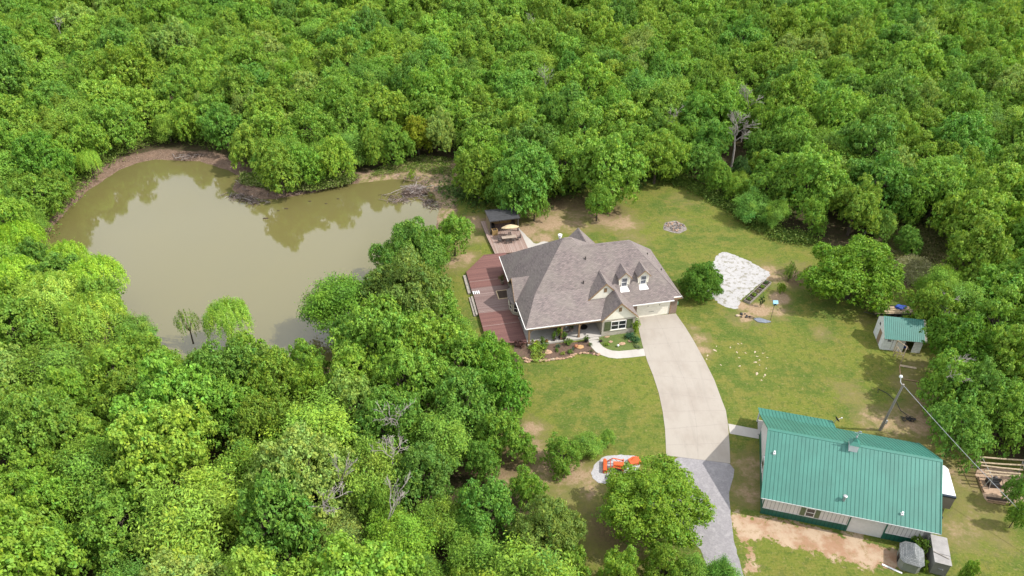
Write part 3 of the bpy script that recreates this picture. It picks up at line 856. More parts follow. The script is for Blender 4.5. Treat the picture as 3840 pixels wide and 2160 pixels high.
trimesh([(9.25, 4.2), (13.7, 4.2), (11.48, 6.48)], 2.78, 2.9); csb()
a_ = [(.44, 6.3, 2.9), (.44, 10.4, 2.9), (.44, 8.35, 5.1)]
cs.add(a_ + [(.5, p[1], p[2]) for p in a_], [(0, 1, 2), (5, 4, 3)]); csb()
cs.box(16.3, 21.2, 2.72, 3.0, 2.15, 2.92)
cs.build('cream_siding', M['cream'], house)
# rake boards on gables
for (c, z, zb, v) in ((12.70, 5.45, HE, -.46), (11.48, 6.67, 4.25, 2.56)):
    for sgn in (-1, 1):
        wd = z - zb
        if sgn == 1 and c < 12: wd = 1.15
        rk = MB(); rk.slab([(c, v, z - .01), (c, v + .045, z - .01), (c + sgn * wd, v + .045, z - wd - .01), (c + sgn * wd, v, z - wd - .01)], .24); rk.build('rake_trim', M['cedar'], house)
for sgn in (-1, 1):
    rk = MB(); rk.slab([(-.2, 8.35, 5.26), (-.155, 8.35, 5.26), (-.155, 8.35 + sgn * 2.32, 2.94), (-.2, 8.35 + sgn * 2.32, 2.94)], .22); rk.build('rake_trim', M['cedar'], house)
for g_ in ((0.05, 10.15, -.09, -.003, HE - .13, HE - .01), (15.3, 21.3, VG - .09, VG - .003, HE - .13, HE - .01), (21.3, 22.5, 2.31, 2.397, 3.05, 3.2), (-.08, -.003, 0.0, 6.0, HE - .12, HE - .01), (-.08, -.003, 10.7, 17.56, HE - .12, HE - .01)):
    MB().box(*g_).build('gutter', M['white'], house)
MB().add([(21.3, 2.33, 2.75), (22.7, 2.33, 2.75), (22.7, 2.33, 2.9), (22.4, 2.33, 3.2), (21.3, 2.33, 3.14), (21.3, 2.40, 2.75), (22.7, 2.40, 2.75)], [(0, 1, 2, 3, 4), (0, 5, 6, 1)]).build('fascia', M['post'], house)
MB().tube([(.3, 5.6, 2.75), (.38, 5.62, 2.3), (.38, 5.62, .1)], .05).build('downspout', M['white'], house)
MB().box(.3, 10.3, .02, .22, 2.48, 2.70).build('porch_beam', M['post'], house)
for u in (.5, 4.9, 7.3):
    p = MB(); p.box(u - .11, u + .11, .05, .27, .26, 2.48)
    p.box(u - .15, u + .15, .01, .31, .26, .5)
    p.tube([(u + .02, .16, 1.95), (u + .5, .16, 2.45)], .05, 4)
    p.build('porch_post', M['post'], house)
pf = MB()
pf.prism([(.28, -.22), (10.38, -.22), (10.38, 3.0), (1.5, 3.0), (1.5, 5.7), (.28, 5.9)], 0.0, .25)
pf.build('porch_floor', M['slab'], house)
MB().prism([(8.45, -.65), (9.95, -.65), (9.95, -.22), (8.45, -.22)], 0, .13).build('porch_step', M['slab'], house)
# windows
def window(parent, fr, corners, v, cols=2, rows=2, glass='glass', name='window', th=.06, fcol='white'):
    (u0, z0), (u1, z1_) = corners
    f = MB(); t = .07
    f.box(u0, u0 + t, v - th, v, z0, z1_); f.box(u1 - t, u1, v - th, v, z0, z1_)
    f.box(u0 + t, u1 - t, v - th, v, z0, z0 + t); f.box(u0 + t, u1 - t, v - th, v, z1_ - t, z1_)
    for i in range(1, cols):
        c = u0 + (u1 - u0) * i / cols
        f.box(c - .05, c + .05, v - th * .9, v, z0 + t, z1_ - t)
    for j in range(1, rows):
        c = z0 + (z1_ - z0) * j / rows
        f.box(u0 + t, u1 - t, v - th * .8, v, c - .03, c + .03)
    o = f.build(name, M[fcol], parent)
    MB().box(u0 + .03, u1 - .03, v - th * .5, v - .004, z0 + .03, z1_ - .03).build('pane', M[glass], o)
    return o
window(house, HF, ((11.62, .95), (13.72, 2.35)), -.1, 2, 2)
MB().box(11.5, 13.85, -.2, -.1, .86, .94).build('sill', M['cream'], house)
for u0, u1 in ((10.72, 11.55), (13.8, 14.6)):
    s_ = MB().box(u0, u1, -.16, -.1, .9, 2.4)
    s_.box(u0, u1, -.185, -.16, 1.15, 1.3); s_.box(u0, u1, -.185, -.16, 2.0, 2.15)
    s_.build('shutter', M['shutter'], house)
for c, z, v in ((12.7, 4.25, -.17), (11.48, 5.5, 2.74)):
    l = MB().box(c - .2, c + .2, v, v + .06, z - .35, z + .3)
    for k in range(4): l.box(c - .16, c + .16, v - .02, v, z - .3 + k * .14, z - .22 + k * .14)
    l.build('gable_vent', M['cedar'], house)
gd = MB()
for k in range(4): gd.box(16.32, 21.18, 2.8, 2.86, .02 + k * .53, .53 + k * .53)
for u in (17.9, 19.6): gd.box(u - .04, u + .04, 2.77, 2.8, 1.75, 1.9, 1)
gd.box(18.1, 18.9, 2.78, 2.8, .78, .83, 1)
gd.build('garage_door', [M['cream'], M['charcoal']], house)
MB().box(21.14, 21.26, 2.7, 2.75, 0, 2.3).build('door_casing', M['post'], house)
def wwin(y0, y1, z0, z1_):
    f = MB()
    f.box(-.66, -.6, y0, y0 + .07, z0, z1_); f.box(-.66, -.6, y1 - .07, y1, z0, z1_); f.box(-.66, -.6, y0, y1, z1_ - .07, z1_); f.box(-.66, -.6, y0, y1, z0, z0 + .07); f.box(-.65, -.6, y0, y1, (z0 + z1_) / 2 - .03, (z0 + z1_) / 2 + .03)
    return f
def slanted_window(p, q, z0, z1_, t0=.2, t1=.8):
    p, q = Vector((*p, 0)), Vector((*q, 0))
    d = (q - p); L = d.length; d.normalize()
    n = Vector((d.y, -d.x, 0))
    if n.x > 0: n = -n
    Mx = Matrix(((d.x, -n.x, 0, p.x), (d.y, -n.y, 0, p.y), (0, 0, 1, 0), (0, 0, 0, 1)))
    f = MB(); a, b = L * t0, L * t1
    for q_ in ((a, a + .07, z0, z1_), (b - .07, b, z0, z1_), (a + .07, b - .07, z0, z0 + .07), (a + .07, b - .07, z1_ - .07, z1_), (a + .07, b - .07, (z0 + z1_) / 2 - .03, (z0 + z1_) / 2 + .03)):
        f.box(q_[0], q_[1], -.06, 0.0, q_[2], q_[3], M=Mx)
    o = f.build('window', M['cream'], house)
    MB().box(a + .03, b - .03, -.03, -.004, z0 + .03, z1_ - .03, M=Mx).build('pane', M['glass'], o)
slanted_window(bay[2], bay[3], .95, 2.3, .2, .85)
slanted_window(bay[3], bay[4], .95, 2.3, .15, .85)
slanted_window(bay[1], bay[2], .95, 2.3, .2, .8)
slanted_window((.46, 14.0), (.46, 11.0), .35, 2.3, .3, .9)
fd = MB().box(8.6, 9.6, 2.93, 2.99, .26, 2.4); fd.build('front_door', M['dark_wood'], house)
window(house, HF, ((3.0, 1.0), (5.0, 2.3)), 2.99, 2, 2)
for px, py in ((1105, 488), (1088, 690)):
    c = onpl(HF, *z1(px, py), lambda u, v: Fz(v) + .15)
    v_ = MB().lathe([(.09, -.2), (.09, .25), (.1, .25), (.1, .3)], 10, c); v_.build('roof_vent', M['charcoal'], house)
for u, v in ((19.8, 9.4), (21.2, 7.2)):
    v_ = MB().lathe([(.08, -.3), (.08, .3)], 10, (u, v, HE + 1.02 * (22.7 - u))); v_.build('roof_vent', M['charcoal'], house)
v_ = MB().lathe([(.16, -.8), (.16, .7), (.26, .72), (.26, .8), (.14, .85), (.14, .95), (.3, 1.0), (.3, 1.08)], 12, (7.55, 12.0, 8.0)); v_.build('chimney_pipe', M['white_metal'], house)
v_ = MB().lathe([(.12, -.3), (.12, .35), (.16, .37), (.16, .45)], 10, (11.3, 15.2, 5.5)); v_.build('roof_vent', M['charcoal'], house)
MB().box(22.26, 22.42, 2.9, 3.3, 1.3, 1.75).build('meter_box', simple('mint_paint', (.2, .5, .32), .6, .1), house)

# ------------------------------------------------------------------ decks
deck = thing('sun_deck', 'wide red wooden deck with a weathered grey middle along the pond side of the house', 'deck', HF.g(0, 0), HF.a)
dk_out = [(-4.95, 1.3), (-.1, .1), (.27, .1), (.27, 5.95), (.45, 5.95), (-.35, 6.45), (-.6, 7.7), (-.35, 9.5), (.45, 10.1), (.45, 17.1), (1.9, 17.15), (1.9, 22.0), (-1.6, 22.1), (-5.0, 18.0), (-5.0, 12.9), (-4.0, 12.9), (-4.0, 12.1), (-4.9, 12.1)]
MB().prism(dk_out, .42, .5).build('deck_boards', M['red_deck'], deck)
MB().prism([(x * .99 + .02, y * .995 + .03) for x, y in dk_out], 0, .41).build('deck_skirt', M['deck_side'], deck)
seam_m = simple('pale_seam', (.48, .37, .33), .8, .15)
for v in (4.62, 7.9, 12.05, 15.3): MB().box(-4.9, .2 if v > 10.2 or v < 5 else -.62, v - .025, v + .025, .5, .508).build('deck_seam', seam_m, deck)
st = MB()
st.box(-5.55, -5.06, 12.9, 17.6, .0, .24)
for k in range(2): st.box(-5.3 - .3 * k, -5.02 - .3 * k, 7.6, 12.0, 0, .33 - .16 * k)
st.build('deck_step', M['grey_wood'], deck)
rl = MB()
for k in range(4): rl.box(-4.9 + k * .27, -4.76 + k * .27, 12.15, 12.85, .5 - .09 * k, .56 + .0 * k)
rl.build('deck_stair', [M['white_wood']], deck)
bdk = thing('dining_deck', 'weathered pinkish plank deck behind the house carrying a dining table', 'deck', HF.g(0, 0), HF.a)
MB().prism([(.2, 22.0), (5.6, 22.0), (5.5, 27.4), (5.0, 32.4), (-.25, 32.3), (-.1, 27.0)], .36, .44).build('deck_boards', M['back_deck'], bdk)
MB().prism([(.22, 22.02), (5.58, 22.02), (5.48, 27.4), (4.98, 32.38), (-.23, 32.28), (-.08, 27.0)], 0, .35).build('deck_skirt', M['deck_side'], bdk)

# cabana
cab = thing('cabana', 'open wooden cabana with a dark grey roof at the far end of the back deck', 'cabana', HF.g(0, 0), HF.a)
mb = MB()
mb.slab([(.42, 27.55, 3.05), (5.4, 27.8, 3.05), (5.45, 32.0, 2.62), (.4, 32.1, 2.62)], .14, 0)
mb.build('roof', M['dark_shingle'], cab)
for u, v in ((.62, 27.95), (5.15, 28.1), (.62, 31.7), (5.15, 31.7)):
    MB().box(u - .09, u + .09, v - .09, v + .09, .44, 2.9 - (v - 27.6) * .1).build('post', M['charcoal'], cab)
cw = MB(); cw.box(.5, .56, 28.05, 31.6, .44, 2.55); cw.box(.56, 5.1, 31.6, 31.66, .44, 2.45); cw.box(5.1, 5.16, 29.6, 31.6, .44, 2.5)
cw.build('plank_wall', M['cabana_wall'], cab)
for a, b in ((1.0, 2.6), (2.68, 4.6)):
    q = MB().box(a, b, 30.95, 31.58, .46, 1.3); q.box(a - .02, b + .02, 30.9, 31.58, 1.3, 1.35)
    q.build('cabinet', M['yellow_wood'], cab)
q = MB(); q.box(2.9, 4.4, 30.9, 31.5, 1.36, 1.75); q.box(3.0, 4.3, 30.86, 30.9, 1.42, 1.7)
g_ = q.build('barbecue_grill', M['black'], None, loc=HF.g(0, 0), rz=HF.a)
tag(g_, 'long black barbecue grill on the cabinets inside the dark-roofed cabana', 'grill')
q = MB(); q.box(.72, 1.5, 28.7, 29.5, .44, 1.35); q.box(.75, 1.45, 28.75, 29.45, 1.35, 1.6)
tag(q.build('smoker_grill', M['black'], None, loc=HF.g(0, 0), rz=HF.a), 'black covered cooker behind the planter box inside the cabana', 'smoker')
pb = thing('planter_box', 'square golden wooden planter box at the front corner of the cabana', 'planter', HF.g(0, 0), HF.a)
q = MB(); q.box(.8, .9, 27.45, 28.35, .46, 1.3); q.box(1.6, 1.7, 27.45, 28.35, .46, 1.3); q.box(.9, 1.6, 27.45, 27.55, .46, 1.3); q.box(.9, 1.6, 28.25, 28.35, .46, 1.3)
q.build('box_side', M['yellow_wood'], pb)
MB().box(.91, 1.59, 27.56, 28.24, .5, 1.15).build('soil', M['soil'], pb)

# table, chairs, parasol
tb = thing('dining_table', 'long tan outdoor dining table standing on the weathered back deck', 'table', HF.g(3.1, 25.45, .44), HF.a)
q = MB(); q.box(-1.15, 1.15, -.42, .42, .70, .75); q.box(-.95, .6, .05, .16, .751, .80)
q.build('tabletop', M['tabletop'], tb)
for sx in (-1, 1):
    for sy in (-1, 1): MB().box(sx * 1.05 - .04, sx * 1.05 + .04, sy * .34 - .04, sy * .34 + .04, 0, .70).build('leg', M['charcoal'], tb)
def chair(lbl):
    c = thing('patio_chair', lbl, 'chair', (0, 0, 0), 0, 'chairs round the dining table')
    MB().box(-.24, .24, -.24, .24, .42, .47).build('seat', M['charcoal'], c)
    q = MB(); q.box(-.24, -.2, -.26, -.22, .47, .98); q.box(.2, .24, -.26, -.22, .47, .98)
    for k in range(4): q.box(-.2, .2, -.255, -.225, .55 + k * .12, .6 + k * .12)
    q.build('backrest', M['charcoal'], c)
    for sx in (-1, 1):
        for sy in (-1, 1): MB().box(sx * .22 - .02, sx * .22 + .02, sy * .22 - .02, sy * .22 + .02, 0, .42).build('leg', M['charcoal'], c)
        MB().box(sx * .24 - .025, sx * .24 + .025, -.24, .2, .64, .67).build('armrest', M['charcoal'], c)
    return c
ch0 = chair("grey patio chair at the table's near long side, the left of two")
spots = [(2.75, 24.75, 0, None), (3.6, 24.78, .05, "grey patio chair at the table's near long side, the right of two"),
         (4.75, 25.4, R(100), 'dark high-backed patio chair at the house end of the dining table'), (1.55, 25.2, R(-80), 'grey patio chair at the end of the table in the round parasol shadow'),
         (3.4, 26.2, R(180), 'patio chair on the cabana side of the dining table beneath the tan parasol')]
for i, (u, v, rz, lb) in enumerate(spots):
    c = ch0 if i == 0 else copy_tree(ch0)
    if lb: c['label'] = lb
    c.location = HF.g(u, v, .44); c.rotation_euler = (0, 0, HF.a + rz)
par = thing('parasol', 'tan fabric parasol tilted over the far side of the dining table', 'parasol', HF.g(3.35, 25.75, .44), HF.a)
MB().tube([(0, 0, 0), (0, 0, 1.9), (.1, .55, 2.3)], .025).build('pole', M['charcoal'], par)
q = MB(); n = 16; pc = Vector((.1, .65, 2.42))
tilt = Matrix.Rotation(R(-20), 3, 'X')
ring = []
for k in range(n):
    a = 2 * math.pi * k / n
    rr = 1.45 * (1.0 if k % 2 == 0 else .93)
    ring.append(pc + tilt @ Vector((rr * math.cos(a), rr * math.sin(a) * .75, -.42 - (.04 if k % 2 else .0))))
ring2 = [pc + (p - pc) * .5 + Vector((0, 0, .07)) for p in ring]
q.add([pc] + ring2 + ring, [(0, 1 + k, 1 + (k + 1) % n) for k in range(n)] + [(1 + k, 1 + n + k, 1 + n + (k + 1) % n, 1 + (k + 1) % n) for k in range(n)])
lo_ = [p - Vector((0, 0, .12)) for p in ring]
q.add(ring + lo_, [(k, n + k, n + (k + 1) % n, (k + 1) % n) for k in range(n)])
q.build('canopy', M['tan_cloth'], par)

# ------------------------------------------------------------------ leafy shrubs and potted plants
def leafmat(name, rough=0.55, trans=0.36):
    m, nt, bs = newmat(name)
    a = nt.nodes.new('ShaderNodeAttribute'); a.attribute_type = 'INSTANCER'; a.attribute_name = 'tint'
    b = nt.nodes.new('ShaderNodeAttribute'); b.attribute_name = 'cv'
    c = mixc(nt, 1.0, a.outputs['Color'], b.outputs['Color'], 'MULTIPLY')
    nt.links.new(c, bs.inputs['Base Color'])
    bs.inputs['Roughness'].default_value = rough
    bs.inputs['Specular IOR Level'].default_value = 0.25
    tr = nt.nodes.new('ShaderNodeBsdfTranslucent')
    c2 = mixc(nt, 1.0, c, (1.0, 1.0, 0.75), 'MULTIPLY')
    nt.links.new(c2, tr.inputs['Color'])
    mx = nt.nodes.new('ShaderNodeMixShader'); mx.inputs[0].default_value = trans
    out = nt.nodes['Material Output']
    nt.links.new(bs.outputs[0], mx.inputs[1]); nt.links.new(tr.outputs[0], mx.inputs[2]); nt.links.new(mx.outputs[0], out.inputs['Surface'])
    return m
M['leaf'] = leafmat('foliage')

def leaf_mesh(name, C, N, size, cv, aspect=0.6, rng=None):
    """rhombic leaf sprays at C facing N"""
    n = len(C)
    t = rng.normal(size=(n, 3))
    t -= (t * N).sum(1, keepdims=True) * N
    t /= np.linalg.norm(t, axis=1, keepdims=True) + 1e-9
    b = np.cross(N, t)
    s = size[:, None] if hasattr(size, 'shape') else size
    fold = 0.18
    V = np.empty((n, 4, 3))
    V[:, 0] = C - t * s
    V[:, 1] = C + b * s * aspect + N * s * fold
    V[:, 2] = C + t * s
    V[:, 3] = C - b * s * aspect + N * s * fold
    me = bpy.data.meshes.new(name)
    me.vertices.add(n * 4); me.vertices.foreach_set('co', V.astype(np.float32).ravel())
    me.loops.add(n * 4); me.loops.foreach_set('vertex_index', np.arange(n * 4, dtype=np.int32))
    me.polygons.add(n); me.polygons.foreach_set('loop_start', np.arange(n, dtype=np.int32) * 4)
    me.update(calc_edges=True)
    a = me.attributes.new('cv', 'FLOAT_COLOR', 'FACE')
    a.data.foreach_set('color', np.concatenate([cv, np.ones((n, 1))], 1).astype(np.float32).ravel())
    me.materials.append(M['leaf'])
    return me

def colvar(rng, idx, k, amt=0.22, leafamt=0.18):
    """per-clump and per-leaf colour variation: some sprays yellower, some deeper green"""
    a = rng.normal(0, amt, k)[idx]; h = rng.normal(0, 0.5, k)[idx]
    l = 1 + a + rng.normal(0, leafamt, len(idx))
    l = np.clip(l, .45, 1.9)
    return np.stack([l * (1 + .22 * h), l * (1 + .04 * h), l * (1 - .15 * h)], 1)

def lobe_points(rng, lobes, per, clump=16, spread=0.13, up=0.25, fill=0.15):
    """lobes: (centre, radius xyz). Clumps of leaves over each lobe's outside, a few inside"""
    Cs, Ns, ids = [], [], []
    k = 0
    for (c, r) in lobes:
        r = np.array(r); c = np.array(c)
        nc = max(4, int(per * (r[0] * r[1]) ** 1.0))
        d = rng.normal(size=(nc, 3)); d[:, 2] += up; d /= np.linalg.norm(d, axis=1, keepdims=True)
        rad = np.where(rng.random(nc) < fill, rng.uniform(.4, .85, nc), rng.uniform(.86, 1.08, nc))
        cc = c + d * r * rad[:, None]
        for i in range(nc):
            sp = spread * rng.uniform(.7, 1.5)
            p = cc[i] + rng.normal(size=(clump, 3)) * sp * np.array([1, 1, .7])
            n = d[i] + rng.normal(size=(clump, 3)) * .55 + np.array([0, 0, .25])
            n /= np.linalg.norm(n, axis=1, keepdims=True)
            Cs.append(p); Ns.append(n); ids.append(np.full(clump, k)); k += 1
    return np.concatenate(Cs), np.concatenate(Ns), np.concatenate(ids), k

def shrub_mesh(name, seed, r=1.0, h=1.0, nl=6, leaf=.09, per=40, spiky=False):
    rng = np.random.default_rng(seed)
    lobes = []
    for i in range(nl):
        a = rng.uniform(0, 6.28); q = rng.uniform(0, .6) * r
        lobes.append(((q * math.cos(a), q * math.sin(a), h * rng.uniform(.35, .75)), (r * rng.uniform(.35, .55),) * 2 + (h * rng.uniform(.3, .45),)))
    C, N, ids, k = lobe_points(rng, lobes, per / r / r, 8, .07 * r, .3, .2)
    C[:, 2] = np.maximum(C[:, 2], .02)
    if spiky:
        out = C - np.array([0, 0, h * .1]); out /= np.linalg.norm(out, axis=1, keepdims=True)
        N = np.cross(out, rng.normal(size=N.shape)); N /= np.linalg.norm(N, axis=1, keepdims=True)
    return leaf_mesh(name, C, N, rng.uniform(.7, 1.3, len(C)) * leaf, colvar(rng, ids, k, .18), .55, rng)

SH = [shrub_mesh('foliage', 100 + i, 1.0, 1.0, 7, .085, 60) for i in range(4)]
SHS = [shrub_mesh('foliage', 120 + i, 1.0, 1.0, 5, .12, 26, True) for i in range(2)]
STEM = MB()
for k in range(5):
    a = k * 1.26
    STEM.tube([(0, 0, 0), (.12 * math.cos(a), .12 * math.sin(a), .35), (.3 * math.cos(a), .3 * math.sin(a), .8)], [.03, .02, .01], 5)
stem_o = STEM.build('stems', M['bark']); stem_me = stem_o.data; bpy.data.objects.remove(stem_o)

def shrub(name, label, cat, loc, r, h, tint, mi=0, spiky=False, group=None, zoff=0, parent=None, rz=None):
    if parent is None:
        t = thing(name, label, cat, loc, (sum(loc[:2]) * 7) % 6 if rz is None else rz, group)
    else:
        t = parent
    f = bpy.data.objects.new('foliage', (SHS if spiky else SH)[mi % (2 if spiky else 4)])
    COL.objects.link(f); f.parent = t; f.location = (0, 0, zoff); f.scale = (r, r, h); f['tint'] = tint
    s = bpy.data.objects.new('stems', stem_me); COL.objects.link(s); s.parent = t; s.scale = (r, r, h); s.location = (0, 0, zoff)
    return t

G_MID, G_LIME, G_DEEP, G_BLUE, G_YEL = (.13, .23, .03), (.20, .31, .03), (.06, .13, .025), (.09, .16, .10), (.25, .30, .05)
def potted(label, loc, pr, ph, pot, pl_r, pl_h, tint, spiky=False, mi=0, group='potted plants along the porch edge'):
    t = thing('potted_plant', label, 'potted plant', loc, 0.3, group)
    MB().lathe([(pr * .7, 0), (pr, ph), (pr * 1.08, ph), (pr * 1.08, ph + .03), (pr * .9, ph + .03), (pr * .88, ph - .03)], 14).build('pot', M[pot], t, smooth=False)
    if pl_r:
        shrub(None, None, None, None, pl_r, pl_h, tint, mi, spiky, zoff=ph - .04, parent=t)
    return t
PF = .25
potted('round stoneware pot at the left end of the porch edge', HF.g(.95, .05, PF), .28, .28, 'clay_pot', .18, .5, G_LIME)
potted('empty orange terracotta pot beside the left porch post', HF.g(1.5, -.02, PF), .24, .26, 'terracotta', 0, 0, None)
potted('small leafy plant in a dark pot just right of the orange pot', HF.g(2.2, 0, PF), .18, .22, 'dark_pot', .42, .75, G_MID, mi=1)
potted('brownish plant in a terracotta pot on the low grey porch kerb', HF.g(2.85, -.04, PF), .2, .24, 'terracotta', .2, .25, (.2, .16, .06), mi=2)
potted('tall slim green plant in a dark pot left of the vine-covered porch post', HF.g(3.9, .1, PF), .24, .28, 'dark_pot', .35, 1.3, G_MID, mi=3)
potted('broad leafy plant with large bright leaves climbing the middle porch post', HF.g(4.75, .35, PF), .2, .3, 'dark_pot', .55, 2.0, G_LIME, mi=0)
potted('arching fern in a large dark pot right of the middle porch post', HF.g(5.3, .1, PF), .28, .4, 'dark_pot', .7, .75, G_MID, True)
potted('spiky yucca in a tan bowl beside the porch sofa', HF.g(6.7, 1.6, PF), .32, .4, 'clay_pot', .4, .9, G_DEEP, True, 1)
potted('feathery fern in a black pot below the right porch post beside the front walk', HF.g(8.1, -.75, 0), .28, .4, 'black', .6, .8, G_MID, True, 1, 'potted plants along the porch edge')
potted('small tree in a terracotta-brown pot on the red deck against the west wall', HF.g(-.3, 14.0, .5), .3, .5, 'clay_pot', .55, .9, (.16, .16, .05), False, 2, None)
sofa = thing('porch_sofa', 'brown wicker sofa with grey cushions and pale pillows under the porch roof', 'sofa', HF.g(5.55, 1.7, PF), HF.a)
MB().box(-.75, .75, -.4, .4, 0, .32).build('base', M['wicker'], sofa)
MB().box(-.7, .7, -.38, .36, .325, .45).build('cushion', M['cushion'], sofa)
MB().box(-.75, .75, .36, .46, .3, .85).build('backrest', M['wicker'], sofa)
for x in (-.5, .45):
    MB().lump((x, .2, .58), .2, random.Random(4), (1, .5, .9), 2, .05).build('pillow', M['pillow'], sofa, smooth=True)
mt = MB().lathe([(.62, 0), (.62, .02)], 24, tuple(HF.g(8.5, 2.1, PF + .002)))
tag(mt.build('round_mat', M['black']), 'round black mat on the porch floor near the front door', 'mat')
rug = thing('deck_rug', 'dark rug with a tan border on the grey deck beside the bay window', 'rug', HF.g(-1.05, 11.25, .502), HF.a)
MB().box(-.55, 1.1, -1.0, 1.1, 0, .012).build('border', M['tan_cloth'], rug)
MB().box(-.42, 1.0, -.86, .96, .013, .02).build('centre', M['soil'], rug)

# flower bed
def bpt(x, y, z=0): return at(*zz(x, y), z)
bed = [('low_shrub', 'spreading bright green ground cover at the left end of the flower bed', 640, 1060, 1.5, .7, G_LIME, 0, False),
       ('low_shrub', 'bright leafy perennials along the curved stone border below the porch pots', 700, 1180, 1.4, .5, (.22, .30, .04), 1, False),
       ('low_shrub', 'dense green perennials directly under the left half of the porch edge', 780, 1050, .9, .55, G_MID, 2, False),
       ('low_shrub', 'dark reddish shrub at the corner where the red deck meets the flower bed', 400, 1020, .9, .8, (.10, .05, .04), 3, False),
       ('low_shrub', 'small pale-tipped bush against the porch edge left of the orange jar', 1150, 1000, .75, .8, G_MID, 1, False),
       ('spiky_plant', 'blue-grey spiky plant in the brown mulch', 1010, 1050, .5, .5, G_BLUE, 0, True),
       ('low_shrub', 'little clump of green leaves left of centre in the mulch', 985, 1110, .4, .4, G_MID, 2, False),
       ('low_shrub', 'rounded green perennial in the mulch above the stone border', 1185, 1130, .5, .5, G_MID, 3, False),
       ('spiky_plant', 'silvery rosette plant beside the fallen orange jar', 1255, 1090, .35, .35, G_BLUE, 1, True),
       ('low_shrub', 'yellow-green wispy plant between the two stepping stones', 1075, 1150, .45, .35, G_YEL, 0, False),
       ('spiky_plant', 'thin grassy plant beside the curve of the front walk', 1500, 1020, .4, .5, G_MID, 0, True),
       ('spiky_plant', 'second thin grassy plant nearer the stone border by the walk', 1515, 1110, .4, .4, (.17, .22, .08), 1, True),
       ('low_shrub', 'dark purple plant at the inside corner of the walk and steps', 1670, 965, .3, .35, (.06, .02, .05), 2, False),
       ('low_shrub', 'small green clump just inside the curve of the front walk', 1750, 1010, .45, .35, G_LIME, 1, False),
       ('tall_shrub', 'young bright green tree in front of the window beside the driveway', 2195, 800, .85, 2.3, G_LIME, 3, False),
       ('low_shrub', 'bluish evergreen shrub below the right window shutter', 2110, 905, .8, .7, (.05, .13, .06), 0, False),
       ('low_shrub', 'dark green mounded shrub at the driveway edge of the lawn bed', 2215, 965, .85, .7, (.06, .15, .05), 1, False),
       ('low_shrub', 'pale green low plant at the bottom right corner of the lawn bed', 2230, 1040, .6, .25, (.14, .19, .08), 2, False)]
for nme, lb, x, y, r, h, tn, mi, sp in bed:
    shrub(nme, lb, 'shrub', bpt(x, y), r, h, tn, mi, sp, 'plants in front of the house')
rg = random.Random(5)
def stone(name, label, cat, loc, r, mat, sq=(1, .7, .45), group=None, rz=0.0):
    o = MB().lump((0, 0, r * sq[2] * .6), r, rg, sq, 2, .25).build(name, mat)
    o.location = loc; o.rotation_euler = (0, 0, rz)
    return tag(o, label, cat, group)
NTH = 'first second third fourth fifth sixth seventh eighth ninth tenth eleventh twelfth thirteenth fourteenth fifteenth sixteenth seventeenth eighteenth nineteenth twentieth twenty-first twenty-second twenty-third'.split()
border = [(480, 1222), (520, 1238), (565, 1248), (620, 1250), (680, 1256), (740, 1260), (800, 1257), (860, 1250), (920, 1240), (985, 1232), (1038, 1230), (1085, 1225), (1140, 1212), (1190, 1200), (1225, 1175), (1270, 1155), (1350, 1143), (1410, 1138), (1460, 1143), (1560, 1155), (1630, 1165), (505, 1275), (540, 1275)]
b0 = None
for i, (x, y) in enumerate(border):
    if i < 4 or b0 is None:
        o = stone('border_stone', 'x', 'stone', bpt(x, y), rg.uniform(.28, .36), M['sandstone'], (1.05, .55, .45), 'stones edging the flower bed', HF.a - .1)
        if b0 is None: b0 = []
        b0.append(o)
    else:
        o = b0[i % 4].copy(); COL.objects.link(o); o.location = bpt(x, y); o.rotation_euler = (0, 0, HF.a + rg.uniform(-.3, .6)); k = rg.uniform(.75, 1.1); o.scale = (k, k, k)
    o['label'] = 'rusty sandstone block in the curved flower-bed edging, ' + NTH[i] + ' from its left end'
    if i == 8:
        o.data = o.data.copy(); o.data.materials[0] = M['pale_rock']; o['label'] = 'single pale white block in the curved edging of the flower bed'
for i, (x, y, rx, ry, m_, lb) in enumerate([(855, 1125, .55, .45, 'sandstone', 'large flat tan stepping stone in the left part of the flower bed'), (1345, 1045, .62, .36, 'tan_flag', 'long ochre flagstone lying beside the orange jar'),
                                        (1995, 995, .5, .32, 'sandstone', 'flat orange stepping stone in the grassy bed by the window'), (1820, 965, .32, .2, 'sandstone', 'small oval stepping stone near the inner edge of the walk'), (2115, 955, .25, .25, 'sandstone', 'little brown rock beside the blue evergreen shrub'), (1760, 888, .4, .14, 'sandstone', 'narrow stone at the foot of the stone wall by the steps')]):
    c = bpt(x, y)
    pts = [(rx * math.cos(a) * rg.uniform(.85, 1.15), ry * math.sin(a) * rg.uniform(.85, 1.15)) for a in [k * math.pi / 3 + .3 for k in range(6)]]
    o = MB().prism(pts, 0, .09).build('flagstone', M[m_], loc=(c.x, c.y, .015), rz=.3 if i else .5)
    tag(o, lb, 'flagstone', 'stepping stones in the beds')
jar = MB().lathe([(.1, 0), (.22, .15), (.25, .3), (.16, .48), (.19, .52), (.15, .52), (.1, .4)], 14)
o = jar.build('terracotta_jar', M['terracotta'], smooth=True, loc=bpt(1255, 1040, .2)); o.rotation_euler = (0, R(75), .4)
tag(o, 'orange terracotta jar lying on its side in the mulch', 'jar')
o = MB().lump((0, 0, .16), .16, rg, (1, 1, 1), 3, 0).build('gazing_ball', M['white_metal'], smooth=True, loc=bpt(1935, 1030, .12)); tag(o, 'white garden globe on the grass of the lawn bed', 'garden globe')

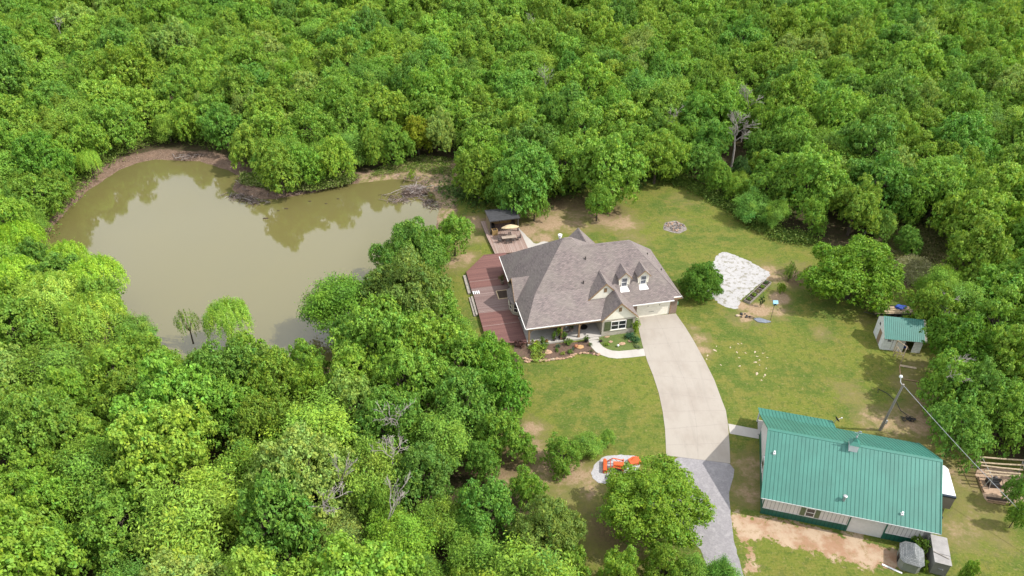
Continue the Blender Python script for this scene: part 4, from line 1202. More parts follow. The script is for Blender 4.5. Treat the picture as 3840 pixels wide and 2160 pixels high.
# ------------------------------------------------------------------ metal shop with the green roof
shop = thing('metal_shop', 'long metal workshop with a green ribbed roof, grey upper walls and dark green wainscot', 'workshop', SF.g(0, 0), SF.a)
SL, SW, SE, SR = 16.637, 11.98, 2.829, 6.684
sl_ = (SR - SE) / (SW / 2)
Sf = lambda v: SE + sl_ * v
Sb = lambda v: SE + sl_ * (SW - v)
q = MB()
q.slab([(0, 0, SE), (SL, 0, SE), (SL, SW / 2, SR), (0, SW / 2, SR)], .07, 0, 2)
q.slab([(0, SW / 2, SR), (SL, SW / 2, SR), (SL, SW, SE), (0, SW, SE)], .07, 0, 2)
q.slab([(0, SW, SE), (8.15, SW, SE), (8.15, 14.0, 2.0), (-.03, 14.0, 2.0)], .06, 0, 2)
def rib(a, b, w=.045, h=.035, mi=1):
    a, b = Vector(a), Vector(b)
    d = (b - a).normalized(); n = Vector((d.y, -d.x, 0)).normalized() * w / 2
    up = Vector((0, 0, h))
    q.add([a + n, a - n, b - n, b + n, a + n * .5 + up, a - n * .5 + up, b - n * .5 + up, b + n * .5 + up], [(0, 4, 7, 3), (4, 5, 6, 7), (5, 1, 2, 6), (0, 1, 5, 4), (3, 7, 6, 2)], mi)
k = .33
while k < SL - .1:
    rib((k, 0, SE), (k, SW / 2 - .22, Sf(SW / 2 - .22)))
    rib((k, SW / 2 + .22, Sb(SW / 2 + .22)), (k, SW, SE))
    if k < 8.1: rib((k, SW, SE), (k, 14.0, 2.0))
    k += .385
rfo = q.build('roof', [M['green_roof'], M['shaded_green_rib'], M['green_trim']], shop)
q = MB()
for s_ in (-1, 1):
    q.slab([(-.02, SW / 2, SR + .05), (SL + .02, SW / 2, SR + .05), (SL + .02, SW / 2 + s_ * .2, SR + .05 - .2 * sl_), (-.02, SW / 2 + s_ * .2, SR + .05 - .2 * sl_)], .03)
q.build('ridge_cap', M['green_trim'], rfo)
for u in (-.02, SL - .08):
    q = MB(); q.slab([(u, -.02, SE + .04), (u + .1, -.02, SE + .04), (u + .1, SW / 2, SR + .045), (u, SW / 2, SR + .045)], .16)
    q.slab([(u, SW / 2, SR + .045), (u + .1, SW / 2, SR + .045), (u + .1, SW + .02, SE + .04), (u, SW + .02, SE + .04)], .16)
    q.build('rake_trim', M['green_trim'], rfo)
# walls: wainscot below, grey above, seams as slim ribs
WV = .43
ww = MB(); wg_ = MB()
u0, u1 = .5, 15.4
D0, D1 = 8.76, 12.02
def wallrun(a, b):
    ww.box(a, b, WV, WV + .1, .95, SE + .2); wg_.box(a, b, WV - .012, WV + .11, 0, .95)
    x = a + .3
    while x < b - .05:
        ww.box(x - .015, x + .015, WV - .02, WV, .96, SE + .18, 1); wg_.box(x - .015, x + .015, WV - .03, WV - .012, 0.02, .94, 1); x += .38
wallrun(u0, 4.02); wallrun(4.02, 5.95); wallrun(5.95, D0 - .12); wallrun(D1 + .12, u1)
ww.box(D0, D1, WV, WV + .1, 2.25, SE + .2)
for (a, b, v) in ((.5, .6, None), (15.9, 16.0, None)):
    pass
back = 11.5
def gable(u, th, mat_hi, mat_lo, v0=WV + .1):
    pts = [(v0, .95), (back, .95), (back, Sb(back) - .08), (SW / 2, SR - .1), (v0, Sf(v0) - .08)]
    a = [(u, v, z) for v, z in pts]; b = [(u + th, v, z) for v, z in pts]; n = len(pts)
    ww.add(a + b, [tuple(range(n)), tuple(range(2 * n - 1, n - 1, -1))] + [(i, n + i, n + (i + 1) % n, (i + 1) % n) for i in range(n)])
    wg_.box(u - .012, u + th + .012, v0, back, 0, .95)
gable(.5, .1, 0, 0); gable(16.05, .1, 0, 0)
ww.box(.5, 16.15, back, back + .1, .95, 3.05); wg_.box(.5, 16.15, back, back + .112, 0, .95)
ww.box(15.4, 16.05, WV + .6, WV + .7, 0, 3.0)
for v in (1.2, 2.4, 3.6): ww.box(.48, .5, v - .015, v + .015, .96, Sf(v) - .1, 1)
seamg = simple('siding_seam', (.40, .38, .37), .6, .05); seamd = simple('wainscot_seam', (.008, .06, .045), .6, .05)
ww.build('wall', [M['panel'], seamg], shop); wg_.build('wainscot', [M['green_panel'], seamd], shop)
for b_ in ((D0 - .12, D0, WV - .05, WV + .1, 0, 2.25), (D1, D1 + .12, WV - .05, WV + .1, 0, 2.25)): MB().box(*b_).build('door_trim', M['green_panel'], shop)
MB().box(.42, .5, WV - .03, WV + .1, 0, SE - .02).build('corner_trim', M['green_panel'], shop)
for a_, b_ in ((u0, D0 - .13), (D1 + .13, u1)): MB().box(a_, b_, WV - .05, WV - .012, .94, .98).build('belt_trim', M['white_metal'], shop)
dd = MB()
for kk_ in range(4): dd.box(D0, D1, WV + .02, WV + .06, .02 + kk_ * .555, .565 + kk_ * .555)
dd.build('roller_door', M['white_metal'], shop)
wn_ = window(shop, SF, ((4.54, 1.05), (5.42, 2.3)), WV - .025, 1, 2, 'glass')
for a, b in ((4.05, 4.5), (5.46, 5.9)):
    s_ = MB().box(a, b, WV - .06, WV - .025, 1.05, 2.3); s_.box(a + .03, b - .03, WV - .075, WV - .06, 1.1, 1.62); s_.box(a + .03, b - .03, WV - .075, WV - .06, 1.7, 2.25)
    s_.build('shutter', simple('sage_shutter', (.20, .25, .13), .6, .1), shop)
wf = MB(); a, b, zb, zt = 5.0, 6.3, 1.0, 2.4
for t_ in ((a, a + .08, zb, zt), (b - .08, b, zb, zt), (a, b, zb, zb + .08), (a, b, zt - .08, zt)): wf.box(.42, .5, t_[0], t_[1], t_[2], t_[3])
o = wf.build('window', M['white'], shop); MB().box(.45, .49, a + .05, b - .05, zb + .05, zt - .05).build('pane', M['glass'], o)
for u in (.25, 4.1, 8.0):
    MB().box(u - .07, u + .07, 13.75, 13.89, 0, 2.0).build('porch_post', M['white_wood'], shop)
q = MB().box(.3, 8.1, 11.65, 14.0, 0, .1); q.build('porch_floor', M['slab'], shop)
# eave trim
MB().box(-.01, SL + .01, -.035, -.003, SE - .09, SE - .005).build('eave_trim', M['white_metal'], shop)
# cupola with weather vane
cp = MB(); cu, cv_ = 8.3, 5.72
cp.box(cu - .42, cu + .42, cv_ - .42, cv_ + .42, 6.2, 7.15)
cpo = cp.build('cupola', M['white_metal'], shop)
q = MB(); q.add([(cu - .52, cv_ - .52, 7.14), (cu + .52, cv_ - .52, 7.14), (cu + .52, cv_ + .52, 7.14), (cu - .52, cv_ + .52, 7.14),
                 (cu - .22, cv_ - .22, 7.45), (cu + .22, cv_ - .22, 7.45), (cu + .22, cv_ + .22, 7.45), (cu - .22, cv_ + .22, 7.45), (cu, cv_, 8.0)],
                [(0, 1, 5, 4), (1, 2, 6, 5), (2, 3, 7, 6), (3, 0, 4, 7), (4, 5, 8), (5, 6, 8), (6, 7, 8), (7, 4, 8), (3, 2, 1, 0)])
q.build('cupola_roof', M['green_trim'], cpo)
q = MB(); q.lathe([(.09, 7.85), (.1, 8.02), (.05, 8.12), (.025, 8.15), (.02, 8.75)], 8, (cu, cv_, 0)); q.tube([(cu - .35, cv_, 8.5), (cu + .35, cv_ + .05, 8.5)], .018, 5); q.tube([(cu, cv_ - .3, 8.4), (cu, cv_ + .3, 8.4)], .018, 5)
q.lump((cu + .12, cv_, 8.72), .17, random.Random(2), (1.2, .25, .8), 1, .2)
q.build('weather_vane', M['galv'], cpo)
q = MB(); z = Sf(1.14); q.lathe([(.13, -.15), (.13, .55), (.2, .57), (.2, .68), (.12, .72)], 14, (7.74, 1.14, z)); q.build('flue_pipe', M['galv'], shop)
for u, v in ((.85, 3.9), (13.1, .95)):
    q = MB(); q.box(u - .13, u + .13, v - .13, v + .13, Sf(v) - .1, Sf(v) + .09); q.lathe([(.07, 0), (.07, .28), (.1, .3), (.1, .34)], 8, (u, v, Sf(v))); q.build('roof_vent', M['white_metal'], shop)

# satellite dish beside the lean-to
sd = thing('satellite_dish', 'small satellite dish on a bent mast by the corner of the green lean-to roof', 'dish', SF.g(8.25, 13.6), SF.a)
MB().tube([(0, 0, 0), (0, 0, 2.2), (.1, 0, 2.6)], .03).build('mast', M['galv'], sd)
q = MB().lathe([(.02, 0), (.2, .03), (.36, .11), (.38, .13), (.36, .125), (.2, .05), (.02, .02)], 16)
d_ = q.build('reflector', M['black'], sd, smooth=True, loc=(.12, 0, 2.65)); d_.rotation_euler = (0, R(62), .5)
q = MB().tube([(.12, 0, 2.6), (.62, .25, 2.75)], .02); q.lump((.66, .27, 2.78), .09, rg, (1, 1, 1), 1, .1)
q.build('feed_arm', M['white_metal'], sd)

# enclosed trailer behind the shop's east end
et = thing('enclosed_trailer', 'enclosed cargo trailer with a white roof parked against the right end of the green-roofed shop', 'trailer', SF.g(0, 0), SF.a)
q = MB(); q.prism([(17.15, 5.55), (19.2, 5.55), (19.2, 9.35), (18.9, 9.75), (17.4, 9.75), (17.15, 9.35)], .5, 2.28); q.build('body', simple('bronze_trailer_side', (.20, .18, .16), .35, .1, 1.0), et)
q = MB(); q.prism([(17.12, 5.72), (19.22, 5.72), (19.22, 9.37), (18.92, 9.78), (17.38, 9.78), (17.12, 9.37)], 2.285, 2.36); q.build('roof', M['white_metal'], et)
q = MB(); q.box(17.12, 19.23, 5.5, 5.72, 2.15, 2.37); q.build('front_trim', M['navy'], et)
for u in (17.1, 19.25):
    for v in (7.2, 8.0):
        q = MB(); pr = [(.12, -.09), (.32, -.09), (.34, -.05), (.34, .05), (.32, .09), (.12, .09)]
        q.lathe(pr, 16); wv = q.build('wheel', M['rubber'], et, loc=(u, v, .34)); wv.rotation_euler = (0, R(90), 0)
q = MB(); q.tube([(17.6, 5.6, .45), (18.15, 4.3, .45), (18.7, 5.6, .45)], .05, 5); q.tube([(18.15, 4.35, .0), (18.15, 4.35, .8)], .05, 6); q.box(18.02, 18.28, 4.15, 4.35, .4, .6)
q.build('hitch', M['black'], et)

# small octagonal shingled shed and the grey crate
os_ = thing('shingled_hut', 'little grey shingled hut with clipped corners below the right end of the shop', 'hut', SF.g(14.2, -1.75), SF.a + R(-8))
oc = [(-.65, -1.25), (.65, -1.25), (1.0, -.9), (1.0, .75), (.5, 1.2), (-.5, 1.2), (-1.0, .75), (-1.0, -.9)]
MB().prism([(x * .95, y * .95) for x, y in oc], 0, 1.35).build('wall', simple('pale_green_wall', (.38, .40, .36), .7, .1), os_)
q = MB()
rl0, rl1 = (0, -.55, 2.1), (0, .65, 2.1)
E8 = [(x * 1.08, y * 1.08, 1.32) for x, y in oc]
for f in ([E8[0], E8[1], rl0], [E8[1], E8[2], rl0], [E8[2], E8[3], rl1, rl0], [E8[3], E8[4], rl1], [E8[4], E8[5], rl1], [E8[5], E8[6], rl1], [E8[6], E8[7], rl0, rl1], [E8[7], E8[0], rl0]):
    q.slab(f, .05)
q.build('roof', M['grey_shingle'], os_)
MB().box(-1.02, -.94, -.5, .0, .15, 1.0).build('opening', M['black'], os_)
gb = thing('grey_crate', 'tall weathered grey box with a loose board on top beside the shingled hut', 'box', SF.g(16.75, -.95), SF.a + R(-3))
MB().box(-.68, .68, -1.6, 1.5, 0.05, 1.75).build('body', M['plaster'], gb)
q = MB(); q.box(-.74, .74, -.55, 1.56, 1.755, 1.83); q.box(-.74, .74, -1.66, -.57, 1.755, 1.80); q.build('lid', M['plaster'], gb)
MB().box(-.9, .5, -.05, .02, 0, .05).build('loose_board', M['grey_wood'], gb)
ch_ = list(gb.children)[-1]; ch_.location = (.1, -.75, 1.83); ch_.rotation_euler = (0, 0, -.35)
MB().box(-.22, .22, -1.72, -1.61, .95, 1.0).build('latch', M['galv'], gb)
shrub('shop_bush', 'bright green leafy bush between the shingled hut and the grey crate under the shop eave', 'bush', SF.g(15.35, -.45, 0), 1.05, 2.0, G_MID, 1)
shrub('shop_bush', 'small bright green bush between the hut and the crate, the lower of two', 'bush', SF.g(15.3, -2.35, 0), .55, 1.3, G_LIME, 2)
o = MB().box(-.9, .9, -.09, .09, 0, .06).build('loose_plank', M['white_wood'], loc=SF.g(12.6, -3.0, .03), rz=SF.a - .3); tag(o, 'pale plank lying left of the shingled hut', 'plank')

# ------------------------------------------------------------------ white shed with a green roof
DF = Frame(48.46, 74.51, R(-8.7))
shed = thing('garden_shed', 'small white shed with a green metal roof and an open doorway by the trees', 'shed', DF.g(0, 0), DF.a)
L_, Dp = 4.9, 3.65
prof = [(0, 0), (Dp, 0), (Dp, 2.75), (2.35, 3.72), (0, 2.12)]
q = MB()
for u in (0, L_ - .08):
    a = [(u, v, z) for v, z in prof]; b = [(u + .08, v, z) for v, z in prof]; n = 5
    q.add(a + b, [tuple(range(n)), tuple(range(2 * n - 1, n - 1, -1))] + [(i, n + i, n + (i + 1) % n, (i + 1) % n) for i in range(n)])
q.box(.08, 1.2, 0, .07, 0, 2.12); q.box(1.25, 2.75, 0, .07, 0, 2.12); q.box(3.85, L_ - .08, 0, .07, 0, 2.12); q.box(2.75, 3.85, 0, .07, 1.95, 2.12)
q.box(.08, L_ - .08, Dp - .07, Dp, 0, 2.75)
q.build('wall', M['white_wood'], shed)
q = MB()
q.slab([(-.02, -.25, 1.98), (L_ + .05, -.25, 1.98), (L_ + .05, 2.35, 3.76), (-.02, 2.35, 3.76)], .05, 0, 2)
q.slab([(-.02, 2.35, 3.76), (L_ + .05, 2.35, 3.76), (L_ + .05, Dp + .15, 2.72), (-.02, Dp + .15, 2.72)], .05, 0, 2)
k = .2
while k < L_:
    rib((k, -.25, 1.98), (k, 2.33, 3.745)); k += .24
dark_teal = simple('teal_metal_roof', (.028, .22, .175), .4, .1, 1.2)
q.build('roof', [dark_teal, simple('shaded_teal_rib', (.015, .15, .12), .5, .05), M['cedar']], shed)  # shed ribs too are a darker teal, their shadow line painted in
q = MB(); q.box(L_ + .055, L_ + .32, -.2, 0, 1.9, 2.0); q.slab([(L_ + .06, -.22, 2.0), (L_ + .34, -.22, 2.0), (L_ + .34, 2.35, 3.76), (L_ + .06, 2.35, 3.76)], .06)
q.build('rake_overhang', M['grey_wood'], shed)
MB().box(-.05, 0, 1.0, 1.95, .1, 2.0).build('door', simple('tan_door', (.42, .29, .19), .7, .15), shed)
def shed_win(b, axis):
    o = b.build('window', M['black'], shed)
q = MB()
for i in range(3):
    for j in range(2):
        q.box(.55 + i * .14, .65 + i * .14, -.03, 0, 1.45 + j * .2, 1.6 + j * .2)
shed_win(q, 0)
q = MB()
for i in range(3):
    for j in range(2):
        q.box(-.03, 0, 2.3 + i * .14, 2.4 + i * .14, 2.2 + j * .2, 2.35 + j * .2)
shed_win(q, 0)
q = MB(); q.box(2.8, 3.8, .5, 3.4, .02, .1); q.build('floor', M['raw_wood'], shed)
o = MB().box(3.0, 3.35, .6, 1.0, .12, .5).build('blue_bin', M['blue_tarp'], loc=DF.g(0, 0), rz=DF.a); tag(o, 'blue bin just inside the open doorway of the white shed', 'bin')

# lumber frame gate leaning at the shed
gf = thing('lumber_gate', 'tangled frame of bare timber studs standing in front of the white shed', 'timber frame', DF.g(1.6, -.3), DF.a)
q = MB()
for a, b in [((0, 0, 0), (0, 0, 2.0)), ((0, 0, 2.0), (.9, -1.0, 1.9)), ((.9, -1.0, 1.9), (.35, -2.2, .9)), ((.35, -2.2, 0), (.35, -2.2, 1.3)), ((-.2, -.9, 0), (-.2, -.9, 1.7)), ((-.2, -.9, 1.7), (.35, -2.2, 1.2)),
             ((.1, -.3, .1), (.35, -2.0, 1.2)), ((.1, -1.2, .1), (.1, -1.2, 1.3)), ((.9, -1.0, 0), (.9, -1.0, 1.9)), ((-.2, -.9, .9), (.9, -1.0, .9)), ((.1, .0, 1.9), (1.0, -1.0, 1.8))]:
    q.tube([a, b], .055, 4)
q.build('studs', M['raw_wood'], gf)
for (x, y, x2, y2, lb, wd) in [(3373, 1371, 3378, 1418, 'brown board lying between the timber frame and the lamp pole', .12), (3387, 1422, 3470, 1435, 'thin brown board lying right of the lamp', .12), (3375, 1370, 3437, 1381, 'wide pale board lying on the grass before the shed', .38)]:
    a, b = at(x, y, .05), at(x2, y2, .05)
    c, d = (a + b) / 2, (b - a)
    o = MB().box(-d.length / 2, d.length / 2, -wd / 2, wd / 2, 0, .06).build('loose_board', M['raw_wood'] if wd > .2 else M['cedar'], loc=(c.x, c.y, .02), rz=math.atan2(d.y, d.x))
    tag(o, lb, 'board', 'boards lying near the shed')

# lumber trailer behind the shed
lt = thing('lumber_trailer', 'low black flatbed trailer loaded with long pale boards behind the white shed', 'trailer', (50.4, 82.0, 0), R(1))
q = MB(); q.box(0, 5.6, -.95, .95, .5, .6); q.box(0, 5.6, -1.0, -.93, .6, .85); q.box(0, 5.6, .93, 1.0, .6, .85); q.tube([(0, -.6, .5), (-1.3, 0, .45), (0, .6, .5)], .05, 4)
q.build('bed', M['black'], lt)
for x in (2.6, 3.5):
    for y in (-1.1, 1.1):
        wv = MB().lathe([(.1, -.08), (.3, -.08), (.32, 0), (.3, .08), (.1, .08)], 14).build('wheel', M['rubber'], lt, loc=(x, y, .32)); wv.rotation_euler = (R(90), 0, 0)
rr_ = random.Random(9)
for i in range(11):
    y = -.8 + .16 * i
    o = MB().box(-2.6, 2.6, -.1, .1, 0, .07).build('long_board', M['raw_wood'] if i % 3 else M['sandstone'], loc=(53.1 + rr_.uniform(-.3, .3), 82.0 + y, .64 + .09 * (i % 3)), rz=R(rr_.uniform(-5, 3)))
    tag(o, 'long board in the stack on the flatbed trailer, ' + NTH[i] + ' from the shed side', 'board', 'boards on the flatbed trailer')
o = MB().lump((0, 0, 0), .55, rr_, (1.3, .8, .35), 3, .3).build('blue_tarp', M['blue_tarp'], loc=(54.3, 82.5, .98)); tag(o, 'crumpled bright blue tarp on the stacked boards behind the shed', 'tarp')
o = MB().lump((0, 0, 0), .5, rr_, (1.0, .9, .7), 2, .4).build('scrap_heap', M['black'], loc=(50.9, 81.9, .85)); tag(o, 'black heap of scrap at the front of the flatbed trailer', 'scrap heap')

# ------------------------------------------------------------------ lamp pole and guy wire
pl = thing('utility_pole', 'leaning weathered wooden pole with a yard lamp near the back of the green-roofed shop', 'pole', (42.65, 60.04, 0))
top = Vector(at(2273 * KK, 967 * KK, 8.0)) - Vector((42.65, 60.04, 0))
MB().tube([(0, 0, 0), tuple(top)], [.17, .11], 10).build('pole', M['pole_wood'], pl)
lamp = at(3378, 1413, 8.1) - Vector((42.65, 60.04, 0))
q = MB().tube([tuple(top * .97), tuple(top * .97 + Vector((-.2, .3, .25))), tuple(lamp)], .045, 6); q.build('lamp_arm', M['galv'], pl)
MB().lathe([(.06, .22), (.16, .15), (.2, 0), (.14, -.12), (.1, -.12)], 12, tuple(lamp)).build('yard_lamp', M['white_metal'], pl, smooth=True)
q = MB()
for s_ in (-1, 1): q.tube([(s_ * .19, -.05, .1), (s_ * .19 + top.x * .16, -.05 + top.y * .16, 1.5)], .035, 5)
q.box(.22, .42, -.1, .1, 1.1, 1.6); q.build('conduit', M['galv'], pl)
wire_a = Vector((42.65, 60.04, 0)) + top * .985
wire_b = at(3840, 1920, 3.2)
pts = [wire_a.lerp(wire_b + (wire_b - wire_a) * .35, t / 12) - Vector((0, 0, .35 * math.sin(math.pi * t / 12))) for t in range(13)]
o = MB().tube(pts, .028, 5).build('service_cable', M['galv']); tag(o, 'grey overhead cable running from the lamp pole down towards the lower right', 'cable')
rg2 = random.Random(12)
cc = at(3400 + 4, 1573, .06)
pts = []
for i in range(70):
    a = i * .55; r_ = .35 + .18 * math.sin(i * 1.7)
    pts.append((cc.x + .5 * math.sin(i * .13) + r_ * math.cos(a), cc.y + r_ * .8 * math.sin(a), .05 + .01 * i * .3))
pts += [(cc.x - .2, cc.y + 1.5, .05), (cc.x - .1, cc.y + 3, .05), (cc.x - .6, cc.y + 4.4, .05), (cc.x - 1.4, cc.y + 5.2, .06), (cc.x - 1.7, cc.y + 4.5, .06)]
o = MB().tube(pts, .04, 5).build('cable_coil', M['black']); tag(o, 'tangled coil of black cable on the grass right of the pole', 'cable coil')

# ------------------------------------------------------------------ birdhouse, raised beds, saplings, odds
bh = thing('birdhouse', 'pale blue birdhouse on a tall thin pole beside the raised beds', 'birdhouse', (35.78, 80.64, 0))
MB().tube([(0, 0, 0), (0, 0, 2.75)], .03, 6).build('pole', M['charcoal'], bh)
q = MB().box(-.22, .22, -.2, .2, 2.75, 3.1); q.build('box', M['turquoise'], bh)
q = MB(); q.slab([(-.34, 0, 3.38), (.34, 0, 3.38), (.34, .38, 3.08), (-.34, .38, 3.08)], .03); q.slab([(-.34, 0, 3.38), (.34, 0, 3.38), (.34, -.38, 3.08), (-.34, -.38, 3.08)], .03); q.build('roof', M['turquoise'], bh)
q = MB(); q.box(-.12, .12, -.23, -.2, 2.8, 2.95); q.box(-.25, .25, -.3, -.2, 2.72, 2.75); q.build('entrance', M['navy'], bh)
A_, B_ = at(2620 + 945 / 5.574, 980 + 800 / 5.574, .35), at(2620 + 1390 / 5.574, 980 + 385 / 5.574, .35)
dv = B_ - A_; ang = math.atan2(dv.y, dv.x); LL = math.hypot(dv.x, dv.y)
rb = thing('raised_bed', 'row of five joined wooden raised-bed boxes along the edge of the white gravel', 'raised bed', (A_.x, A_.y, 0), ang)
q = MB(); q.box(0, LL, -.05, 0, 0, .38); q.box(0, LL, -1.0, -.95, 0, .42)
for i in range(6): x = i * (LL - .05) / 5; q.box(x, x + .05, -.95, -.05, 0, .39)
q.build('frame', M['grey_wood'], rb)
MB().box(.06, LL - .06, -.94, -.06, .02, .24).build('soil', M['soil'], rb)
for i, (tn, h) in enumerate([(G_MID, .35), (G_LIME, .5), ((.2, .2, .07), .2), (G_LIME, .45), (G_DEEP, .3)]):
    p = rb.matrix_basis @ Vector(((i + .5) * LL / 5, -.5, .22))
    p = Vector((A_.x + (i + .5) * LL / 5 * math.cos(ang) + .5 * math.sin(ang), A_.y + (i + .5) * LL / 5 * math.sin(ang) - .5 * math.cos(ang), .22))
    shrub('bed_plant', ['green clump in the raised-bed box nearest the house', 'bright leafy clump in the second raised-bed box from the house', 'sparse dry sprouts in the middle raised-bed box', 'bright leafy clump in the fourth raised-bed box from the house', 'dark green clump in the raised-bed box farthest from the house'][i], 'plant', p, .42, h, tn, i, False, 'plants in the raised beds')
shrub('sapling', 'small round bright green sapling on the sandy mound above the birdhouse', 'sapling', at(2620 + 1685 / 5.574, 980 + 650 / 5.574), .75, 1.7, G_LIME, 1)
shrub('sapling', 'slender pale green sapling in the dark mulch ring left of the big lawn tree', 'sapling', at(2620 + 1870 / 5.574, 980 + 410 / 5.574), .95, 2.9, (.18, .27, .05), 2)
shrub('sapling', 'wispy dark sapling in the lower sandy mound left of the birdhouse pole', 'sapling', at(2620 + 1290 / 5.574, 980 + 960 / 5.574), .55, 1.7, (.07, .12, .04), 1, True)
c = at(2620 + 1310 / 5.574, 980 + 1245 / 5.574)
o = MB().prism(smooth_poly([(-.95, .45), (-.1, .6), (.9, .1), (1.2, -.3), (.4, -.5), (-.6, -.25)], 3, .05, 4), 0, .05).build('ground_sheet', M['slate_tarp'], loc=(c.x, c.y, .03)); tag(o, 'crumpled slate-blue sheet lying on the lawn below the birdhouse', 'tarp')
stone('boulder', 'single pale stone on the lawn left of the black debris', 'stone', at(2620 + 810 / 5.574, 980 + 1140 / 5.574), .28, M['pale_rock'])
o = MB()
for i in range(9): o.lump((rr_.uniform(-.6, .6), rr_.uniform(-.5, .5), .08), rr_.uniform(.1, .2), rr_, (1, 1, .7), 1, .3)
o = o.build('charred_debris', M['black'], loc=at(2620 + 960 / 5.574, 980 + 1130 / 5.574)); tag(o, 'small heap of black charred debris on the lawn below the gravel garden', 'debris')
# burn pile: stones and charred sticks
c0 = at(1700 + 1850 / 2.229, 750 + 225 / 2.229)
bp = MB()
for i in range(60):
    a, r_ = rr_.uniform(0, 6.28), 1.7 * math.sqrt(rr_.random())
    bp.lump((r_ * math.cos(a), r_ * math.sin(a), .05), rr_.uniform(.06, .2), rr_, (1, 1, .6), 1, .3, mi=rr_.choice([0, 0, 1]))
for i in range(25):
    a, r_, t_ = rr_.uniform(0, 6.28), 1.5 * math.sqrt(rr_.random()), rr_.uniform(0, 3.1)
    p = Vector((r_ * math.cos(a), r_ * math.sin(a), .12)); d = Vector((math.cos(t_), math.sin(t_), .1)) * rr_.uniform(.2, .5)
    bp.tube([p - d, p + d], .03, 4, mi=1)
o = bp.build('burn_pile', [M['sandstone'], M['charcoal']], loc=(c0.x, c0.y, .02)); tag(o, 'round burn pile of stones and charred wood on the back lawn', 'burn pile')

# pale scraps on the lawn right of the driveway
scr = [(345, 145, .3), (370, 80, .15), (592, 98, .18), (697, 176, .2), (718, 40, .16), (770, 36, .14), (733, 262, .15), (835, 186, .15), (985, 172, .25), (1020, 240, .18), (990, 333, .25), (1055, 298, .16), (740, 395, .2), (1165, 432, .14), (1015, 518, .32), (1145, 540, .24), (1092, 622, .15), (225, 228, .22), (212, 285, .16), (440, 378, .16), (1183, 258, .14), (1112, 190, .15), (1125, 568, .12), (1060, 380, .12)]
s0 = None
for x, y, r_ in scr:
    p = at(2600 + x / 4.262, 1280 + y / 4.262)
    if s0 is None:
        s0 = MB().lump((0, 0, .03), 1.0, rr_, (1, .6, .25), 2, .3).build('pale_stone', M['pale_rock']); o = s0
    else:
        o = s0.copy(); COL.objects.link(o)
    o.location = p; o.scale = (r_ * .95, r_ * .75, r_ * .45); o.rotation_euler = (0, 0, rr_.uniform(0, 3))
    tag(o, 'pale flat stone among those scattered on the lawn right of the driveway', 'stone', 'pale stones scattered on the lawn')
for x, y, r_ in [(2740 + 0, 1190, .3)][:0]: pass

# ------------------------------------------------------------------ pipe rack and black tub by the sand pit
rk_ = thing('pipe_rack', 'tubular frame swing-like rack carrying five pale poles over the sand pit', 'rack', (0, 0, 0))
fr1 = [(at(3687, 1727, 1.8), 0), (at(3715, 1785, 1.8), 0)]
P0, P1 = at(3681, 1712, 1.85), at(3722, 1790, 1.85)
Q0, Q1 = at(3835, 1730, 1.85), at(3850, 1800, 1.85)
q = MB(); q.tube([P0, P1], .05, 6)
for p in (P0, P1):
    q.tube([p, (p.x - .5, p.y + .0, 0)], .05, 6); q.tube([p, (p.x + .3, p.y, 0)], .05, 6)
q.build('end_frame', M['galv'], rk_)
q = MB(); q.tube([Q0, Q1], .05, 6)
for p in (Q0, Q1): q.tube([p, (p.x + .3, p.y, 0)], .05, 6)
q.build('end_frame', M['galv'], rk_)
for i, (x0, y0, x1, y1) in enumerate([(3669, 1713, 3850, 1726), (3664, 1733, 3850, 1745), (3679, 1745, 3836, 1762), (3691, 1764, 3828, 1777), (3694, 1777, 3828, 1785)]):
    a, b = at(x0, y0, 1.93), at(x1, y1, 1.93)
    o = MB().tube([a, a.lerp(b, .5) - Vector((0, 0, .05)), b], .085, 6).build('timber_pole', M['raw_wood']); tag(o, ['pale timber pole on the rack, the uppermost in the photo', 'pale timber pole on the rack, second from the trees', 'pale timber pole in the middle of the five on the rack', 'pale timber pole on the rack, second from the sand pit', 'pale timber pole on the rack, the one nearest the sand pit'][i], 'pole', 'timber poles on the rack')
tub = thing('black_tub', 'black plastic box with an open side standing in the sand pit beside the pipe rack', 'tub', at(3727, 1818, 0), R(-5))
q = MB(); q.box(-.75, .3, -.5, .5, 0, .55); q.box(.3, .8, -.5, -.35, 0, .4); q.box(.3, .8, .35, .5, 0, .5); q.build('body', M['black'], tub)
MB().lump((.2, .55, .55), .22, rr_, (1.3, .8, .8), 2, .2).build('seat', M['charcoal'], tub)
for (x, y, x2, y2, lb) in [(3703, 1878, 3770, 1890, 'rotten log along the bottom edge of the sand pit'), (3668, 1790, 3687, 1845, 'tan log along the left edge of the sand pit'), (3700, 1866, 3776, 1876, 'dark log just above the bottom edge of the sand pit')]:
    a, b = at(x, y, .1), at(x2, y2, .1)
    o = MB().tube([a, a.lerp(b, .5), b], [.12, .15, .12], 7).build('edging_log', M['cedar'] if 'tan' in lb or 'rotten' in lb else M['dark_wood']); tag(o, lb, 'log', 'logs edging the sand pit')

